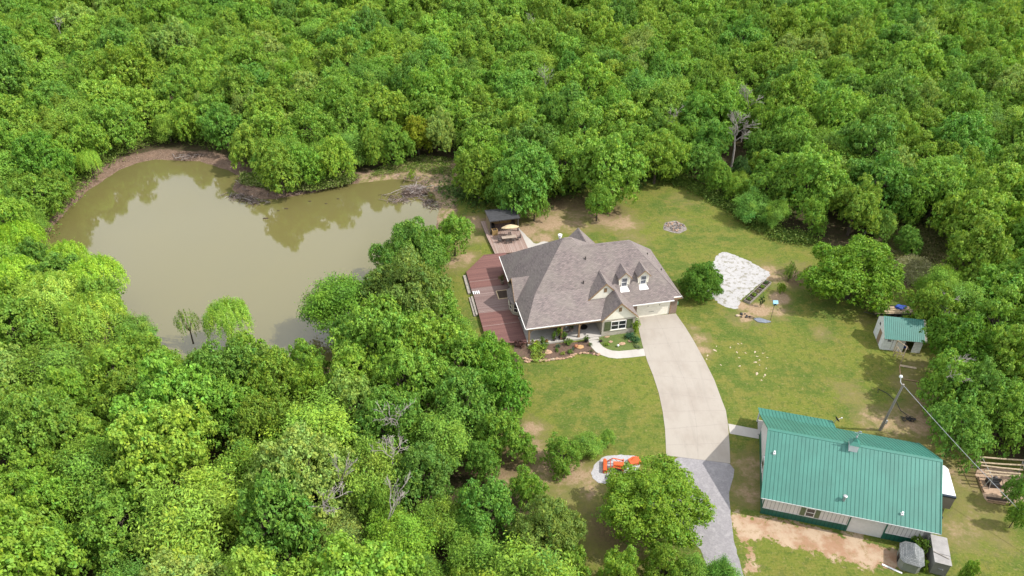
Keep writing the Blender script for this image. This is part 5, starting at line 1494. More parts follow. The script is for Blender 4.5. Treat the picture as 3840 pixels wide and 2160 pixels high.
# ------------------------------------------------------------------ orange loader tractor and implements
ldr = thing('loader', 'orange front loader with bucket, bent arms and a boxy hood standing on the white gravel', 'loader', (10.02, 54.2, 0), R(-6))
q = MB()
bk = [(0, .08), (.05, .55), (.28, .62), (.42, .45), (.5, .05)]
n = 5; a = [(x, -.78, z) for x, z in bk]; b = [(x, .78, z) for x, z in bk]
q.add(a + b, [tuple(range(n)), tuple(range(2 * n - 1, n - 1, -1))] + [(i, n + i, n + (i + 1) % n, (i + 1) % n) for i in range(n)])
q.box(.1, .3, -.82, -.78, .05, .6); q.box(.1, .3, .78, .82, .05, .6)
q.build('bucket', M['orange'], ldr)
for s_ in (-1, 1):
    q = MB(); q.tube([(.4, s_ * .6, .4), (1.05, s_ * .6, 1.0), (2.15, s_ * .6, .8)], [.07, .085, .07], 4); q.build('loader_arm', M['orange'], ldr)
    q = MB(); q.tube([(.42, s_ * .6, .25), (1.0, s_ * .58, .75)], .03, 5); q.tube([(1.3, s_ * .6, .85), (1.65, s_ * .6, .5), (2.1, s_ * .6, .75)], .03, 4); q.build('hydraulic_ram', M['charcoal'], ldr)
MB().tube([(.8, -.6, .72), (.8, .6, .72)], .045, 6).build('cross_tube', M['orange_dark'], ldr)
q = MB(); q.prism([(1.1, -.33), (2.1, -.33), (2.1, .27), (1.1, .27)], .38, [.86, .92, .92, .86]); q.box(1.12, 2.08, -.28, .22, .93, .96); q.build('hood', M['orange'], ldr)
q = MB(); q.box(2.1, 2.24, -.68, .68, .12, .3); q.box(2.1, 2.24, -.68, -.5, .12, .95); q.box(2.1, 2.24, .5, .68, .12, .95); q.box(2.1, 2.24, -.35, .3, .3, .95); q.build('upright_frame', M['orange'], ldr)
q = MB(); q.box(1.2, 2.1, -.2, .15, .05, .38); q.box(2.25, 2.5, -.2, .1, .2, .6); q.build('chassis', M['charcoal'], ldr)
for x, y in ((1.4, -.4), (1.4, .34)):
    wh = MB().lathe([(.1, -.07), (.2, -.07), (.23, -.03), (.23, .03), (.2, .07), (.1, .07)], 16).build('wheel', M['rubber'], ldr, loc=(x, y, .24)); wh.rotation_euler = (R(90), 0, 0)

im = thing('box_blade', 'worn orange box blade lying on the white gravel below the loader', 'implement', at(2312, 1795, 0), R(-8))
q = MB(); q.box(-.75, .75, -.05, .05, .05, .5); q.box(-.8, -.72, -.35, .3, 0, .6); q.box(.72, .8, -.35, .3, 0, .6); q.tube([(-.3, .05, .4), (0, .1, 1.0), (.3, .05, .4)], .04, 4); q.tube([(0, .1, 1.0), (0, -.6, .4)], .04, 4)
q.build('blade', M['orange_dark'], im)
im = thing('mower_deck', 'orange mower deck half hidden by the roadside tree right of the loader', 'implement', at(2378, 1736, 0), R(20))
q = MB(); q.prism([(-.6, -.35), (.6, -.45), (.7, .3), (.1, .6), (-.6, .4)], .12, .42); q.tube([(-.4, .2, .4), (.3, .2, .85)], .04, 4); q.build('deck', M['orange'], im)

# ------------------------------------------------------------------ lodge of sticks, snags and driftwood at the pond
lodge = MB(); lr = random.Random(21)
for i in range(230):
    a, r_ = lr.uniform(0, 6.28), abs(lr.gauss(0, 1.35))
    r_ = min(r_, 2.7)
    z = max(.05, .95 - r_ * .38) + lr.uniform(-.15, .15)
    t_ = lr.uniform(0, 6.28); L2 = lr.uniform(.4, 1.3)
    d = Vector((math.cos(t_), math.sin(t_), lr.uniform(-.35, .3))) * L2
    p = Vector((r_ * 1.25 * math.cos(a), r_ * math.sin(a), z))
    lodge.tube([p - d, p + d * .2 + Vector((lr.uniform(-.1, .1), lr.uniform(-.1, .1), .05)), p + d], lr.uniform(.02, .05), 4, mi=lr.choice([0, 0, 1]))
for d in [((-4.2, -.6, .2), (-1.5, .5, .9), (1.0, 1.0, 1.0)), ((1.0, .4, .8), (3.4, 1.0, .9)), ((-2.8, 1.3, .5), (-.5, .9, .9)), ((0, -.5, .8), (.3, 1.4, 1.5))]:
    lodge.tube(d, .06, 5, mi=1)
lodge.lump((0, 0, 0), 1.9, lr, (1.3, 1, .4), 2, .2, mi=2)
o = lodge.build('stick_lodge', [M['stick'], M['dead'], M['soil']], loc=a2(1044, 484, -.6)); tag(o, 'domed heap of grey sticks rising from the water at the right end of the pond', 'beaver lodge')
def debris(name, pts, n, spread, label, seed, z=-.55):
    r3 = random.Random(seed); m_ = MB()
    for i in range(n):
        k = r3.random() * (len(pts) - 1); j = int(k); t_ = k - j
        c = a2(*pts[j], z).lerp(a2(*pts[j + 1], z), t_) + Vector((r3.gauss(0, spread), r3.gauss(0, spread * .7), r3.uniform(-.03, .12)))
        a = r3.uniform(0, 6.28); d = Vector((math.cos(a), math.sin(a), r3.uniform(-.1, .12))) * r3.uniform(.2, .9)
        m_.tube([c - d, c + Vector((0, 0, r3.uniform(0, .1))), c + d], r3.uniform(.02, .055), 4, mi=r3.choice([0, 0, 0, 1, 2]))
    o = m_.build(name, [M['stick'], M['dead'], M['soil']]); return tag(o, label, 'driftwood')
debris('driftwood', [(590, 490), (625, 500), (655, 512)], 170, .9, 'dark mat of driftwood off the tip of the land spit', 31)
debris('driftwood', [(978, 495), (1000, 505), (1022, 505)], 90, .8, 'low brown brush raft below the stick lodge', 32)
debris('driftwood', [(1060, 500), (1085, 512), (1100, 520)], 110, .8, 'dark brush washed against the right-hand shore beside the lodge', 33)
debris('driftwood', [(445, 398), (470, 393), (500, 388)], 60, .8, 'fallen branches on the far bank of the pond', 34, .0)
debris('driftwood', [(600, 465), (640, 478), (700, 488), (780, 483)], 90, .9, 'scattered sticks along the edge of the land spit', 35, -.3)
debris('driftwood', [(1010, 440), (1060, 450), (1100, 480)], 70, 1.0, 'scattered sticks on the brown bank above the lodge', 36, .0)
for i, (x, y, r_) in enumerate([(668, 549, .35), (640, 470, .4), (700, 530, .2), (720, 525, .25), (780, 506, .25), (820, 512, .2), (850, 500, .2), (1010, 560, .15), (1180 / 1.0, 0, 0)][:8]):
    o = MB().lump((0, 0, 0), r_, lr, (1.5, .6, .3), 1, .3).build('floating_debris', M['soil'], loc=a2(x, y, -.57)); tag(o, 'small dark clump floating on the pond off the land spit', 'debris', 'dark clumps floating on the pond')

# ------------------------------------------------------------------ trees
def crown_oak(name, seed, leaf=.026, per=1150, nm=6, even=False):
    """irregular broadleaf crown of unit radius, 1.16 high: several merged masses, each covered with small leafy lobes"""
    rng = np.random.default_rng(seed)
    lobes = []
    a0 = rng.uniform(0, 6.28)
    masses = [((rng.uniform(-.1, .1), rng.uniform(-.1, .1), rng.uniform(.62, .72)), rng.uniform(.46, .56))]
    for i in range(nm):
        a = a0 + i * 6.28 / nm + rng.uniform(-.35, .35)
        q = rng.uniform(.38, .58) if not even else rng.uniform(.46, .52)
        masses.append(((q * math.cos(a), q * math.sin(a), rng.uniform(.26, .66) if not even else (.34 if i % 2 else .5)), rng.uniform(.34, .46)))
    for (c, R_) in masses:
        nn = int(13 * (R_ / .42) ** 2)
        for k in range(nn):
            d = rng.normal(size=3); d[2] += .25; d /= np.linalg.norm(d)
            if d[2] < -.6: continue
            p = np.array(c) + d * R_ * rng.uniform(.72, .98) * np.array([1, 1, .95])
            if any(np.linalg.norm((p - np.array(c2)) / R2) < .62 for c2, R2 in masses if c2 is not c): continue
            r = rng.uniform(.10, .19)
            lobes.append((tuple(p), (r, r, r * rng.uniform(.65, .9))))
        lobes.append((c, (R_ * .7,) * 3))
    C, N, ids, k = lobe_points(rng, lobes, per, 11, .019, .75, .03)
    z0, z1_ = np.percentile(C[:, 2], .5), np.percentile(C[:, 2], 99.7)
    C[:, 2] = (C[:, 2] - z0) / (z1_ - z0) * 1.16
    rr = np.percentile(np.hypot(C[:, 0], C[:, 1]), 97)
    C[:, :2] /= rr
    return leaf_mesh(name, C, N, rng.uniform(.65, 1.35, len(C)) * leaf, colvar(rng, ids, k, .13, .10), .62, rng)

def crown_feather(name, seed, droop=.35, leaf=.031, n=40, H=1.0):
    """loose crown of arching feathery sprays"""
    rng = np.random.default_rng(seed)
    Cs, Ns, ids = [], [], []
    for i in range(n):
        a = rng.uniform(0, 6.28); el = rng.uniform(.1, 1.3)
        L = rng.uniform(.7, 1.05)
        d = np.array([math.cos(a) * math.cos(el), math.sin(a) * math.cos(el), math.sin(el)])
        m_ = 620
        t = rng.uniform(.3, 1, m_) ** .8
        p = d[None] * (t * L)[:, None]; p[:, 2] -= droop * (t ** 2.4) * math.cos(el)
        w_ = (.05 + .13 * np.sin(t * 3.0))[:, None]
        p += rng.normal(size=(m_, 3)) * w_ * np.array([1, 1, .6])
        p[:, 2] = p[:, 2] * H * .85 + .25 * H
        nn = np.array([0, 0, 1.0]) + d * .6 + rng.normal(size=(m_, 3)) * .5
        nn /= np.linalg.norm(nn, axis=1, keepdims=True)
        Cs.append(p); Ns.append(nn); ids.append(i * 8 + (t * 8).astype(int).clip(0, 7))
    C, N, ids = np.concatenate(Cs), np.concatenate(Ns), np.concatenate(ids)
    return leaf_mesh(name, C, N, rng.uniform(.6, 1.3, len(C)) * leaf, colvar(rng, ids, n * 8, .17, .15), .38, rng)

def crown_willow(name, seed, leaf=.036, n=330, H=1.15):
    rng = np.random.default_rng(seed)
    Cs, Ns, ids = [], [], []
    for i in range(n):
        a = rng.uniform(0, 6.28); r0 = math.sqrt(rng.random()) * .9
        z0 = H * (.55 + .5 * math.sqrt(max(0, 1 - r0 * r0))) * rng.uniform(.8, 1.0)
        m_ = 46; t = rng.random(m_)
        L = rng.uniform(.3, .65)
        p = np.stack([math.cos(a) * (r0 + .12 * t), math.sin(a) * (r0 + .12 * t), z0 - L * t ** 1.3], 1)
        p += rng.normal(size=p.shape) * .035
        nn = np.array([math.cos(a) * .6, math.sin(a) * .6, .7]) + rng.normal(size=(m_, 3)) * .5
        nn /= np.linalg.norm(nn, axis=1, keepdims=True)
        Cs.append(p); Ns.append(nn); ids.append(np.full(m_, i))
    C, N, ids = np.concatenate(Cs), np.concatenate(Ns), np.concatenate(ids)
    C[:, 2] = np.maximum(C[:, 2], .03)
    return leaf_mesh(name, C, N, rng.uniform(.6, 1.3, len(C)) * leaf, colvar(rng, ids, n, .12, .12), .3, rng)

def trunk_mesh(seed, th=.5, top=.9, rad=.05, limbs=7):
    """unit trunk: clear stem of height th then forking limbs that reach into the crown"""
    r_ = random.Random(seed); m_ = MB()
    lean = Vector((r_.uniform(-.04, .04), r_.uniform(-.04, .04), 0))
    f = Vector((0, 0, th)) + lean
    m_.tube([(0, 0, -.05), (0, 0, 0), (lean.x * .4, lean.y * .4, th * .5), tuple(f)], [rad * 1.5, rad * 1.2, rad, rad * .85], 8)
    for i in range(limbs):
        a = i * 6.28 / limbs + r_.uniform(-.3, .3); s_ = r_.uniform(.3, .48)
        e = f + Vector((math.cos(a) * s_, math.sin(a) * s_, r_.uniform(.12, .34)))
        md = f.lerp(e, .5) + Vector((0, 0, .06))
        m_.tube([tuple(f - Vector((0, 0, .05))), tuple(md), tuple(e)], [rad * .6, rad * .4, rad * .12], 5, caps=False)
        for _ in range(2):
            e2 = md + Vector((r_.uniform(-.2, .2), r_.uniform(-.2, .2), r_.uniform(.05, .2)))
            m_.tube([tuple(md), tuple(e2)], [rad * .3, rad * .1], 4, caps=False)
    o = m_.build('trunk', M['bark']); me = o.data; bpy.data.objects.remove(o); return me

OAK = [crown_oak('oak_crown', 200 + i, nm=5 + i % 3) for i in range(8)]
OAKL = [crown_oak('oak_crown', 230 + i, leaf=.021, per=1900, nm=9, even=True) for i in range(2)]       # finer leaves for the wide lone trees
FEA = [crown_feather('feathery_crown', 260 + i, .3 + .1 * i) for i in range(3)]
WIL = [crown_willow('willow_crown', 280 + i) for i in range(2)]
WILT = crown_willow('willow_crown', 290, leaf=.05, n=42)
TRK = [trunk_mesh(300 + i) for i in range(4)]

def tree(name, label, cat, x, y, r, h, crown, tint, group=None, base=None, trunk=True, rz=None, ry=1.0):
    """crown radius r, total height h; the crown's own base sits at h - its height"""
    t = thing(name, label, cat, (x, y, 0), (x * 3.7 + y * 1.3) % 6.28 if rz is None else rz, group)
    c = bpy.data.objects.new('crown', crown)
    COL.objects.link(c); c.parent = t
    ch = (h - (base if base is not None else h * .16))
    zmax = 1.16 if crown in OAK or crown in OAKL else 1.2
    c.location = (0, 0, h - ch)
    c.scale = (r, r * ry, ch / zmax)
    c['tint'] = tint
    if trunk:
        b = bpy.data.objects.new('trunk', TRK[int(abs(x * 7 + y)) % 4]); COL.objects.link(b); b.parent = t
        b.scale = (r, r, h * .75)
    return t

T_LIME, T_MID, T_DEEP, T_BLUE, T_PALE, T_OLIVE = (.25, .405, .048), (.205, .365, .045), (.16, .31, .045), (.155, .325, .047), (.275, .40, .08), (.215, .345, .038)
TN = {'L': T_LIME, 'M': T_MID, 'D': T_DEEP, 'B': T_BLUE, 'P': T_PALE, 'O': T_OLIVE}

placed = []      # (x, y, r)
def hand(px, py, rpx, kind, tint, label, hk=1.0, name=None, group=None, zc=None, ry=1.0, base=None):
    """a tree whose crown is centred at a 2576-wide photo pixel with radius rpx there"""
    z = 4.5; bfr = .2 if base is None else None
    for _ in range(6):
        P = a2(px, py, z)
        dep = proj(P)[2]
        r = rpx / (FPX / KK) * dep
        hh = (2.4 + 1.7 * r) * hk
        b_ = hh * .16 if base is None else base
        z = b_ + (hh - b_) * .54
    cr = {'oak': OAK[int(px + py) % 8], 'fine': OAKL[int(px) % 2], 'fea': FEA[int(px + py) % 3], 'wil': WIL[int(px) % 2], 'wilt': WILT}[kind]
    nm = name or {'oak': 'oak_tree', 'fine': 'oak_tree', 'fea': 'elm_tree', 'wil': 'willow_tree', 'wilt': 'willow_tree'}[kind]
    placed.append((P.x, P.y, r))
    v = random.Random(int(px * 31 + py)).uniform(.92, 1.08) * (1.2 if kind == 'wil' else 1)
    tn = tuple(c * v for c in (TN[tint] if isinstance(tint, str) else tuple(a * b for a, b in zip(tint, (1.2, 1.24, 1.1)))))
    return tree(nm, label, 'tree', P.x, P.y, r, hh, cr, tn, group, base=base, ry=ry)

YE = 'trees round the yard'
hand(1640, 1246, 138, 'fine', (.145, .24, .022), 'wide round oak with yellow-green leaves overhanging the gravel drive and the loader', .70, base=2.4)
hand(2155, 672, 122, 'fine', (.13, .235, .02), 'wide spreading solitary tree on the back lawn left of the white shed', .66, base=1.0)
hand(1764, 698, 55, 'fine', (.10, .20, .025), 'round dense dark green tree between the garage and the gravel garden', .74, base=.4)
hand(2293, 600, 36, 'oak', 'D', 'small round tree standing alone in the brushy gap at the right of the lawn', .7, base=.3)
hand(1142, 580, 50, 'oak', 'M', 'slender small tree between the pond and the cabana', .95, base=1.5)
hand(1415, 1138, 50, 'oak', 'M', 'scrubby tangled tree at the left end of the leaning thicket on the front lawn', .7, base=.2)
hand(1478, 1108, 44, 'fea', 'M', 'low leaning tree whose branches stretch right over the front lawn', .55, base=.4)
hand(1530, 1092, 22, 'fea', 'M', 'thin outer bough at the right tip of the leaning thicket on the front lawn', .6, base=.5)
hand(1025, 640, 100, 'fine', 'D', 'dense dark green oak on the pond shore nearest the red deck', 1, base=1)
hand(1020, 735, 122, 'fine', (.15, .22, .045), 'big oak with pale-edged leaves between the pond and the red deck', 1, base=1)
hand(850, 735, 104, 'fea', (.12, .235, .025), 'feathery tree leaning out over the right side of the pond', .95)
hand(1100, 780, 76, 'oak', 'M', 'oak close beside the lower part of the red deck', .95)
for px, py, r_, k_, t_, lb in [(950, 845, 112, 'oak', 'M', 'broad oak just below the leaning feathery tree at the pond'), (1075, 850, 92, 'oak', 'L', 'bright oak below the red deck, crown touching its front corner'),
                         (1150, 905, 88, 'oak', 'M', 'oak directly left of the front lawn below the deck'), (1235, 905, 74, 'oak', (.14, .27, .03), 'oak at the deck corner reaching towards the flower bed'),
                         (890, 925, 92, 'oak', 'L', 'oak on the lower right shore of the pond'), (1020, 950, 98, 'oak', 'M', 'broad middle oak of the grove left of the front lawn'),
                         (1255, 990, 72, 'oak', (.12, .25, .03), 'oak at the left margin of the front lawn, upper of the edge pair'), (1170, 1010, 92, 'oak', 'D', 'tall oak with a bare trunk showing beside the front lawn'),
                         (1110, 1075, 96, 'fea', 'M', 'feathery green tree in the middle of the grove left of the front lawn'), (975, 1060, 92, 'oak', 'D', 'dark oak carrying bleached dead limbs in the grove'),
                         (1255, 1085, 66, 'oak', 'M', 'oak at the left margin of the front lawn, lower of the edge pair'), (1215, 1150, 46, 'oak', 'D', 'small dark tree at the bottom edge of the grove beside the lawn'),
                         (1320, 1120, 34, 'oak', 'M', 'small tree at the right foot of the grove beside the leaning thicket'),
                         (1060, 1190, 84, 'oak', (.13, .24, .045), 'oak below the dead-limbed one at the lower middle of the photo'), (1220, 1275, 92, 'oak', 'B', 'bluish green oak left of the shaded lawn at the bottom'),
                         (1330, 1225, 46, 'oak', 'M', 'small oak jutting right towards the orange loader'), (1370, 1330, 98, 'fine', (.17, .24, .05), 'oak with pale yellow-tipped foliage at the bottom beside the shaded lawn'),
                         (1195, 1375, 92, 'fea', 'M', 'feathery tree at the bottom edge below the bluish oak'), (1000, 1330, 100, 'fea', (.20, .34, .035), 'bright feathery tree at the bottom middle of the photo'),
                         (1430, 1440, 70, 'oak', 'O', 'olive oak at the bottom edge left of the shaded lawn corner'),
                         (1672, 1425, 62, 'oak', 'O', 'yellow-olive oak just below the wide driveway oak'), (1566, 1445, 60, 'oak', 'L', 'small bright tree at the bottom edge below the shaded lawn'),
                         (1742, 1428, 66, 'fea', 'M', 'soft-leaved tree at the bottom edge beside the gravel drive'), (1818, 1443, 60, 'fea', (.13, .27, .04), 'feathery green tree at the bottom end of the gravel drive'),
                         (2440, 1435, 22, 'oak', 'L', 'small bright yellow-green bush-like tree at the lower right corner')]:
    hand(px, py, r_, k_, t_, lb, group=None)
# right-hand margin
for px, py, r_, k_, t_, lb in [(2430, 870, 92, 'oak', (.10, .20, .02), 'dark oak hanging over the right end of the white shed'), (2400, 960, 78, 'oak', 'M', 'oak right of the boards lying before the shed'), (2480, 975, 90, 'oak', 'D', 'dark tree right of the lamp pole, upper'),
                         (2420, 1070, 78, 'oak', 'D', 'dark tree right of the lamp pole, lower, beside the overhead cable'), (2535, 1035, 78, 'oak', 'M', 'oak above the pipe rack at the right edge'), (2345, 770, 62, 'oak', 'O', 'yellow-olive oak above the flatbed trailer behind the shed'),
                         (2430, 745, 80, 'fea', 'M', 'feathery bright tree above the shed at the right'), (2375, 690, 55, 'fea', (.20, .34, .04), 'light green fan-leaved tree beside the tall dry grass'), (2520, 800, 90, 'oak', 'M', 'oak at the right edge level with the white shed'),
                         (2568, 1225, 34, 'oak', 'D', 'dark bush-like tree hiding the right end of the sand pit'), (2562, 1290, 22, 'oak', 'M', 'small tree at the right edge just below the sand pit')]:
    hand(px, py, r_, k_, t_, lb)
# behind the house
for px, py, r_, k_, t_, lb in [(1205, 425, 66, 'oak', 'O', 'olive green oak behind the cabana'), (1322, 435, 90, 'oak', 'B', 'large blue-green oak above the cabana roof'), (1262, 480, 40, 'oak', 'D', 'dark small tree directly behind the cabana'), (1420, 405, 70, 'oak', 'M', 'oak behind the farmhouse chimney'),
                         (1540, 410, 92, 'oak', 'M', 'broad oak bulging forward over the back lawn behind the house'), (1505, 500, 40, 'oak', 'M', 'low hanging lobe-like tree at the front of the wood behind the house'), (1345, 505, 34, 'oak', 'M', 'narrow tree at the wood edge right of the cabana'),
                         (1655, 385, 62, 'oak', 'O', 'yellow-olive oak at the wood edge behind the house gable'), (1712, 395, 42, 'oak', 'L', 'bright oak at the upper tip of the back lawn'), (1812, 440, 36, 'oak', 'M', 'small green tree right of the bleached dead tree at the lawn edge'),
                         (1782, 350, 56, 'oak', 'B', 'blue-green tree left of the tall bleached dead tree'), (1868, 425, 28, 'oak', (.06, .12, .03), 'small dark cedar at the foot of the bleached dead tree'), (1935, 455, 54, 'oak', 'M', 'oak at the lawn edge right of the dark cedar'),
                         (2035, 440, 88, 'oak', 'M', 'broad oak forward of the wood above the lone lawn tree'), (1958, 520, 40, 'fea', 'M', 'low brushy tree on the lawn edge, left one'), (2052, 535, 42, 'oak', 'M', 'low brushy tree on the lawn edge, right one'), (2215, 440, 88, 'oak', 'B', 'large rounded oak behind the small lone tree'),
                         (2365, 470, 78, 'oak', 'M', 'oak above the brushy gap at the right'), (2500, 480, 92, 'oak', 'L', 'bright big oak at the right edge above the gap'), (2480, 620, 88, 'oak', 'O', 'olive oak at the right edge beside the brushy gap')]:
    hand(px, py, r_, k_, t_, lb)
# round the pond
for px, py, r_, k_, t_, lb in [(882, 352, 52, 'fea', (.17, .30, .05), 'pale tree with a visible grey trunk on the land spit'), (800, 372, 44, 'fea', 'M', 'feathery tree right of centre on the land spit'), (722, 362, 52, 'fea', 'M', 'feathery green tree on the left half of the land spit'), (662, 395, 34, 'fea', (.12, .27, .04), 'low feathery tree at the left tip of the land spit'),
                         (990, 345, 50, 'oak', 'M', 'oak with drooping sprays behind the brown bank'), (1050, 330, 46, 'oak', (.22, .26, .02), 'golden-tinged oak behind the brown bank'), (560, 305, 56, 'oak', 'B', 'green oak behind the far cove of the pond'), (650, 290, 58, 'oak', 'L', 'bright green oak above the land spit'),
                         (415, 300, 40, 'fea', 'L', 'light green tree above the fallen branches on the far bank'), (300, 300, 60, 'oak', 'M', 'green tree behind the far left shore of the pond'), (215, 325, 44, 'oak', 'M', 'smaller green tree on the far left shore'),
                         (100, 400, 74, 'oak', (.12, .25, .03), 'rich green tree on the left shore of the pond'), (55, 455, 52, 'fea', 'L', 'yellow-green tree at the left edge beside the pond'), (222, 405, 30, 'wil', 'L', 'small light shrubby tree on the left shore'), (70, 535, 38, 'fea', 'M', 'low green tree on the near left shore'),
                         (50, 605, 60, 'wil', (.22, .36, .03), 'yellow-green willow at the left edge below the pond corner'), (40, 700, 66, 'wil', (.24, .37, .04), 'bright willow at the left edge, below the first'), (170, 650, 52, 'wil', (.24, .37, .04), 'small willow leaning over the left inlet'), (240, 700, 72, 'wil', (.25, .38, .04), 'bright yellow willow overhanging the left side of the pond'),
                         (130, 750, 84, 'wil', (.25, .35, .06), 'pale willow left of the big overhanging one'), (235, 800, 82, 'wil', (.24, .35, .05), 'willow on the lower left shore of the pond'), (325, 815, 58, 'fea', (.17, .30, .05), 'light green tree at the lower left water edge'), (572, 800, 60, 'wil', (.21, .33, .05), 'rounded thin-leaved willow standing in the near edge of the pond'),
                         (470, 812, 34, 'wilt', (.16, .24, .05), 'sparse upright willow left of the rounded one in the pond'), (620, 890, 66, 'oak', 'L', 'bright oak below the willow in the pond'), (500, 900, 62, 'fea', 'M', 'feathery tree below the sparse willow'), (380, 900, 66, 'oak', 'L', 'bright yellow-green oak on the near shore at the left'), (760, 905, 62, 'oak', 'M', 'round oak on the near shore below the pond shadow'), (700, 960, 88, 'oak', 'O', 'broad olive oak in the wood below the pond'), (280, 930, 72, 'oak', 'L', 'bright oak left of the near shore')]:
    hand(px, py, r_, k_, t_, lb, .9 if k_ == 'wil' else 1.0)

# keep the crowns of the unplanned trees out of what the clearing shows
KEEP = [[(1215, 525), (1310, 548), (1400, 500), (1480, 545), (1530, 560), (1620, 490), (1700, 462), (1760, 490), (1830, 525), (1960, 590), (2040, 596), (2100, 580), (2230, 600), (2260, 640), (2325, 715), (2300, 770), (2350, 830), (2310, 900), (2300, 1000), (2360, 1060), (2420, 1140), (2600, 1150), (2600, 1500), (1480, 1500), (1480, 1390), (1400, 1260), (1200, 1200), (1150, 1190), (1180, 1130), (1330, 1080), (1330, 940), (1290, 870), (1220, 850), (1180, 760), (1130, 700), (1130, 650), (1200, 600)],
        [(120, 600), (120, 548), (160, 500), (215, 440), (288, 392), (380, 356), (450, 346), (565, 368), (620, 415), (600, 470), (640, 485), (700, 485), (800, 470), (900, 432), (960, 415), (1045, 385), (1150, 385), (1170, 480), (1130, 540), (1100, 560), (1080, 580), (960, 580), (950, 600), (880, 650), (800, 690), (760, 740), (740, 790), (780, 820), (830, 860), (815, 885), (740, 880), (640, 860), (440, 880), (405, 890), (380, 870), (370, 790), (320, 750), (300, 700), (240, 650), (200, 630)],
        [(2230, 640), (2290, 555), (2350, 530), (2400, 600), (2380, 690), (2330, 720)], [(2400, 1150), (2600, 1150), (2600, 1300), (2420, 1300)], [(395, 195), (420, 260), (450, 262), (440, 200)]]
HOUSE_Z = [(-4, 110), (-4, 70), (30, 70), (30, 110)]
rt = random.Random(77)
cell = {}
def cadd(x, y, r):
    cell.setdefault((int(x // 10), int(y // 10)), []).append((x, y, r))
for p in placed: cadd(*p)
def ok(x, y, r, k_):
    cx_, cy_ = int(x // 10), int(y // 10)
    for i in (-1, 0, 1):
        for j in (-1, 0, 1):
            for (a, b, c) in cell.get((cx_ + i, cy_ + j), ()):
                if (a - x) ** 2 + (b - y) ** 2 < (k_ * (r + c)) ** 2: return False
    return True
auto = []
NP = np.array(POND)
DEAD = [(1858, 335, 34), (1858, 290, 34), (1858, 390, 30), (1885, 255, 26), (1700, 290, 24), (1374, 195, 16), (145, 66, 14), (2385, 762, 34), (2395, 935, 26), (1330, 60, 12), (2060, 430, 16)]
def stand_ok(x, y, r):
    if inside(x, y, POND) or inside(x, y, YARD): return False
    h = 2.5 + 1.6 * r
    px, py, d = proj((x, y, h * .6))
    if d < 5: return False
    rp = r / d * FPX / KK
    if px < -150 or px > 2730 or py > 1620 or py < -60: return False
    for dx, dy, dr in DEAD:
        if abs(px - dx) < dr * .6 + rp * .55 and -dr * .4 < py - dy < rp * .9 + dr * .5: return False
    for K in KEEP:
        for kx, ky in ((0, 0), (.8, 0), (-.8, 0), (0, .8), (0, -.8), (.58, .58), (-.58, .58), (.58, -.58), (-.58, -.58)):
            if inside(px + kx * rp, py + ky * rp * .9, K): return False
    qx, qy, _ = proj((x, y, 1.0))
    if inside(qx, qy, KEEP[0]) or inside(qx, qy, KEEP[1]): return False
    return True
for it, (rlo, rhi, n_, kk_) in enumerate([(4.2, 6.2, 9000, .62), (3.0, 4.2, 16000, .60), (2.2, 3.0, 20000, .60)]):
    for _ in range(n_):
        y = 30 + 262 * rt.random() ** .85
        x = rt.uniform(-1, 1) * (22 + y * .80)
        r = rt.uniform(rlo, rhi)
        if ok(x, y, r, kk_) and stand_ok(x, y, r):
            cadd(x, y, r); auto.append((x, y, r))

def zone(px, py):
    if py < 520 and not (py > 440 and px < 300):
        row = 'farthest rows' if py < 110 else ('upper rows' if py < 210 else ('middle rows' if py < 320 else 'front rows'))
        for lim, nm in ((220, 'at the far left'), (430, 'above the left shore'), (620, 'above the far cove'), (780, 'above the land spit tip'), (940, 'above the land spit'), (1120, 'above the stick lodge'), (1300, 'above the cabana'), (1480, 'above the chimney'),
                        (1680, 'above the house gable'), (1860, 'near the bleached tree'), (2050, 'above the back lawn edge'), (2250, 'above the lone lawn tree'), (2430, 'above the brushy gap'), (9999, 'at the far right')):
            if px < lim: return f'in the {row} {nm}'
    if px > 1900: return 'by the brushy gap' if py < 700 else ('right of the shed' if py < 900 else 'right of the pole')
    if py < 900: return 'among the left-shore willows'
    row = 'just below the pond' if py < 1010 else ('in the middle of the lower wood' if py < 1180 else ('low in the lower wood' if py < 1340 else 'at the bottom edge'))
    for lim, nm in ((170, 'far left'), (360, 'left'), (560, 'left of centre'), (760, 'centre'), (960, 'near the dead snags'), (1500, 'near the front lawn')):
        if px < lim: return f'{row}, {nm}'
    return row
TDESC = {'L': 'yellow-green', 'M': 'mid-green', 'D': 'dark', 'B': 'bluish', 'P': 'pale', 'O': 'olive'}
def tintpick(px, py):
    # the photo's wood is yellower on the left and at the top, greener in the middle, paler at the bottom left
    w_ = {'L': 3, 'M': 4, 'D': 1, 'B': .6, 'P': .5, 'O': 1.6}
    if px < 900 and py < 500: w_ = {'L': 4.5, 'M': 3.5, 'D': .5, 'B': .5, 'P': .7, 'O': 1.2}
    if py > 950 and px < 1000: w_ = {'L': 4, 'M': 2.5, 'D': .5, 'B': .8, 'P': 2.2, 'O': 1.2}
    if px > 1300 and py < 480: w_ = {'L': 2.5, 'M': 4, 'D': 1.2, 'B': 1.2, 'P': .3, 'O': 2}
    ks = list(w_)
    return rt.choices(ks, [w_[k] for k in ks])[0]
scored = sorted(auto, key=lambda t_: -t_[2] / proj((t_[0], t_[1], 5))[2])
NIND = 300 - len(placed)
ind, far = scored[:NIND], scored[NIND:]
made = {}
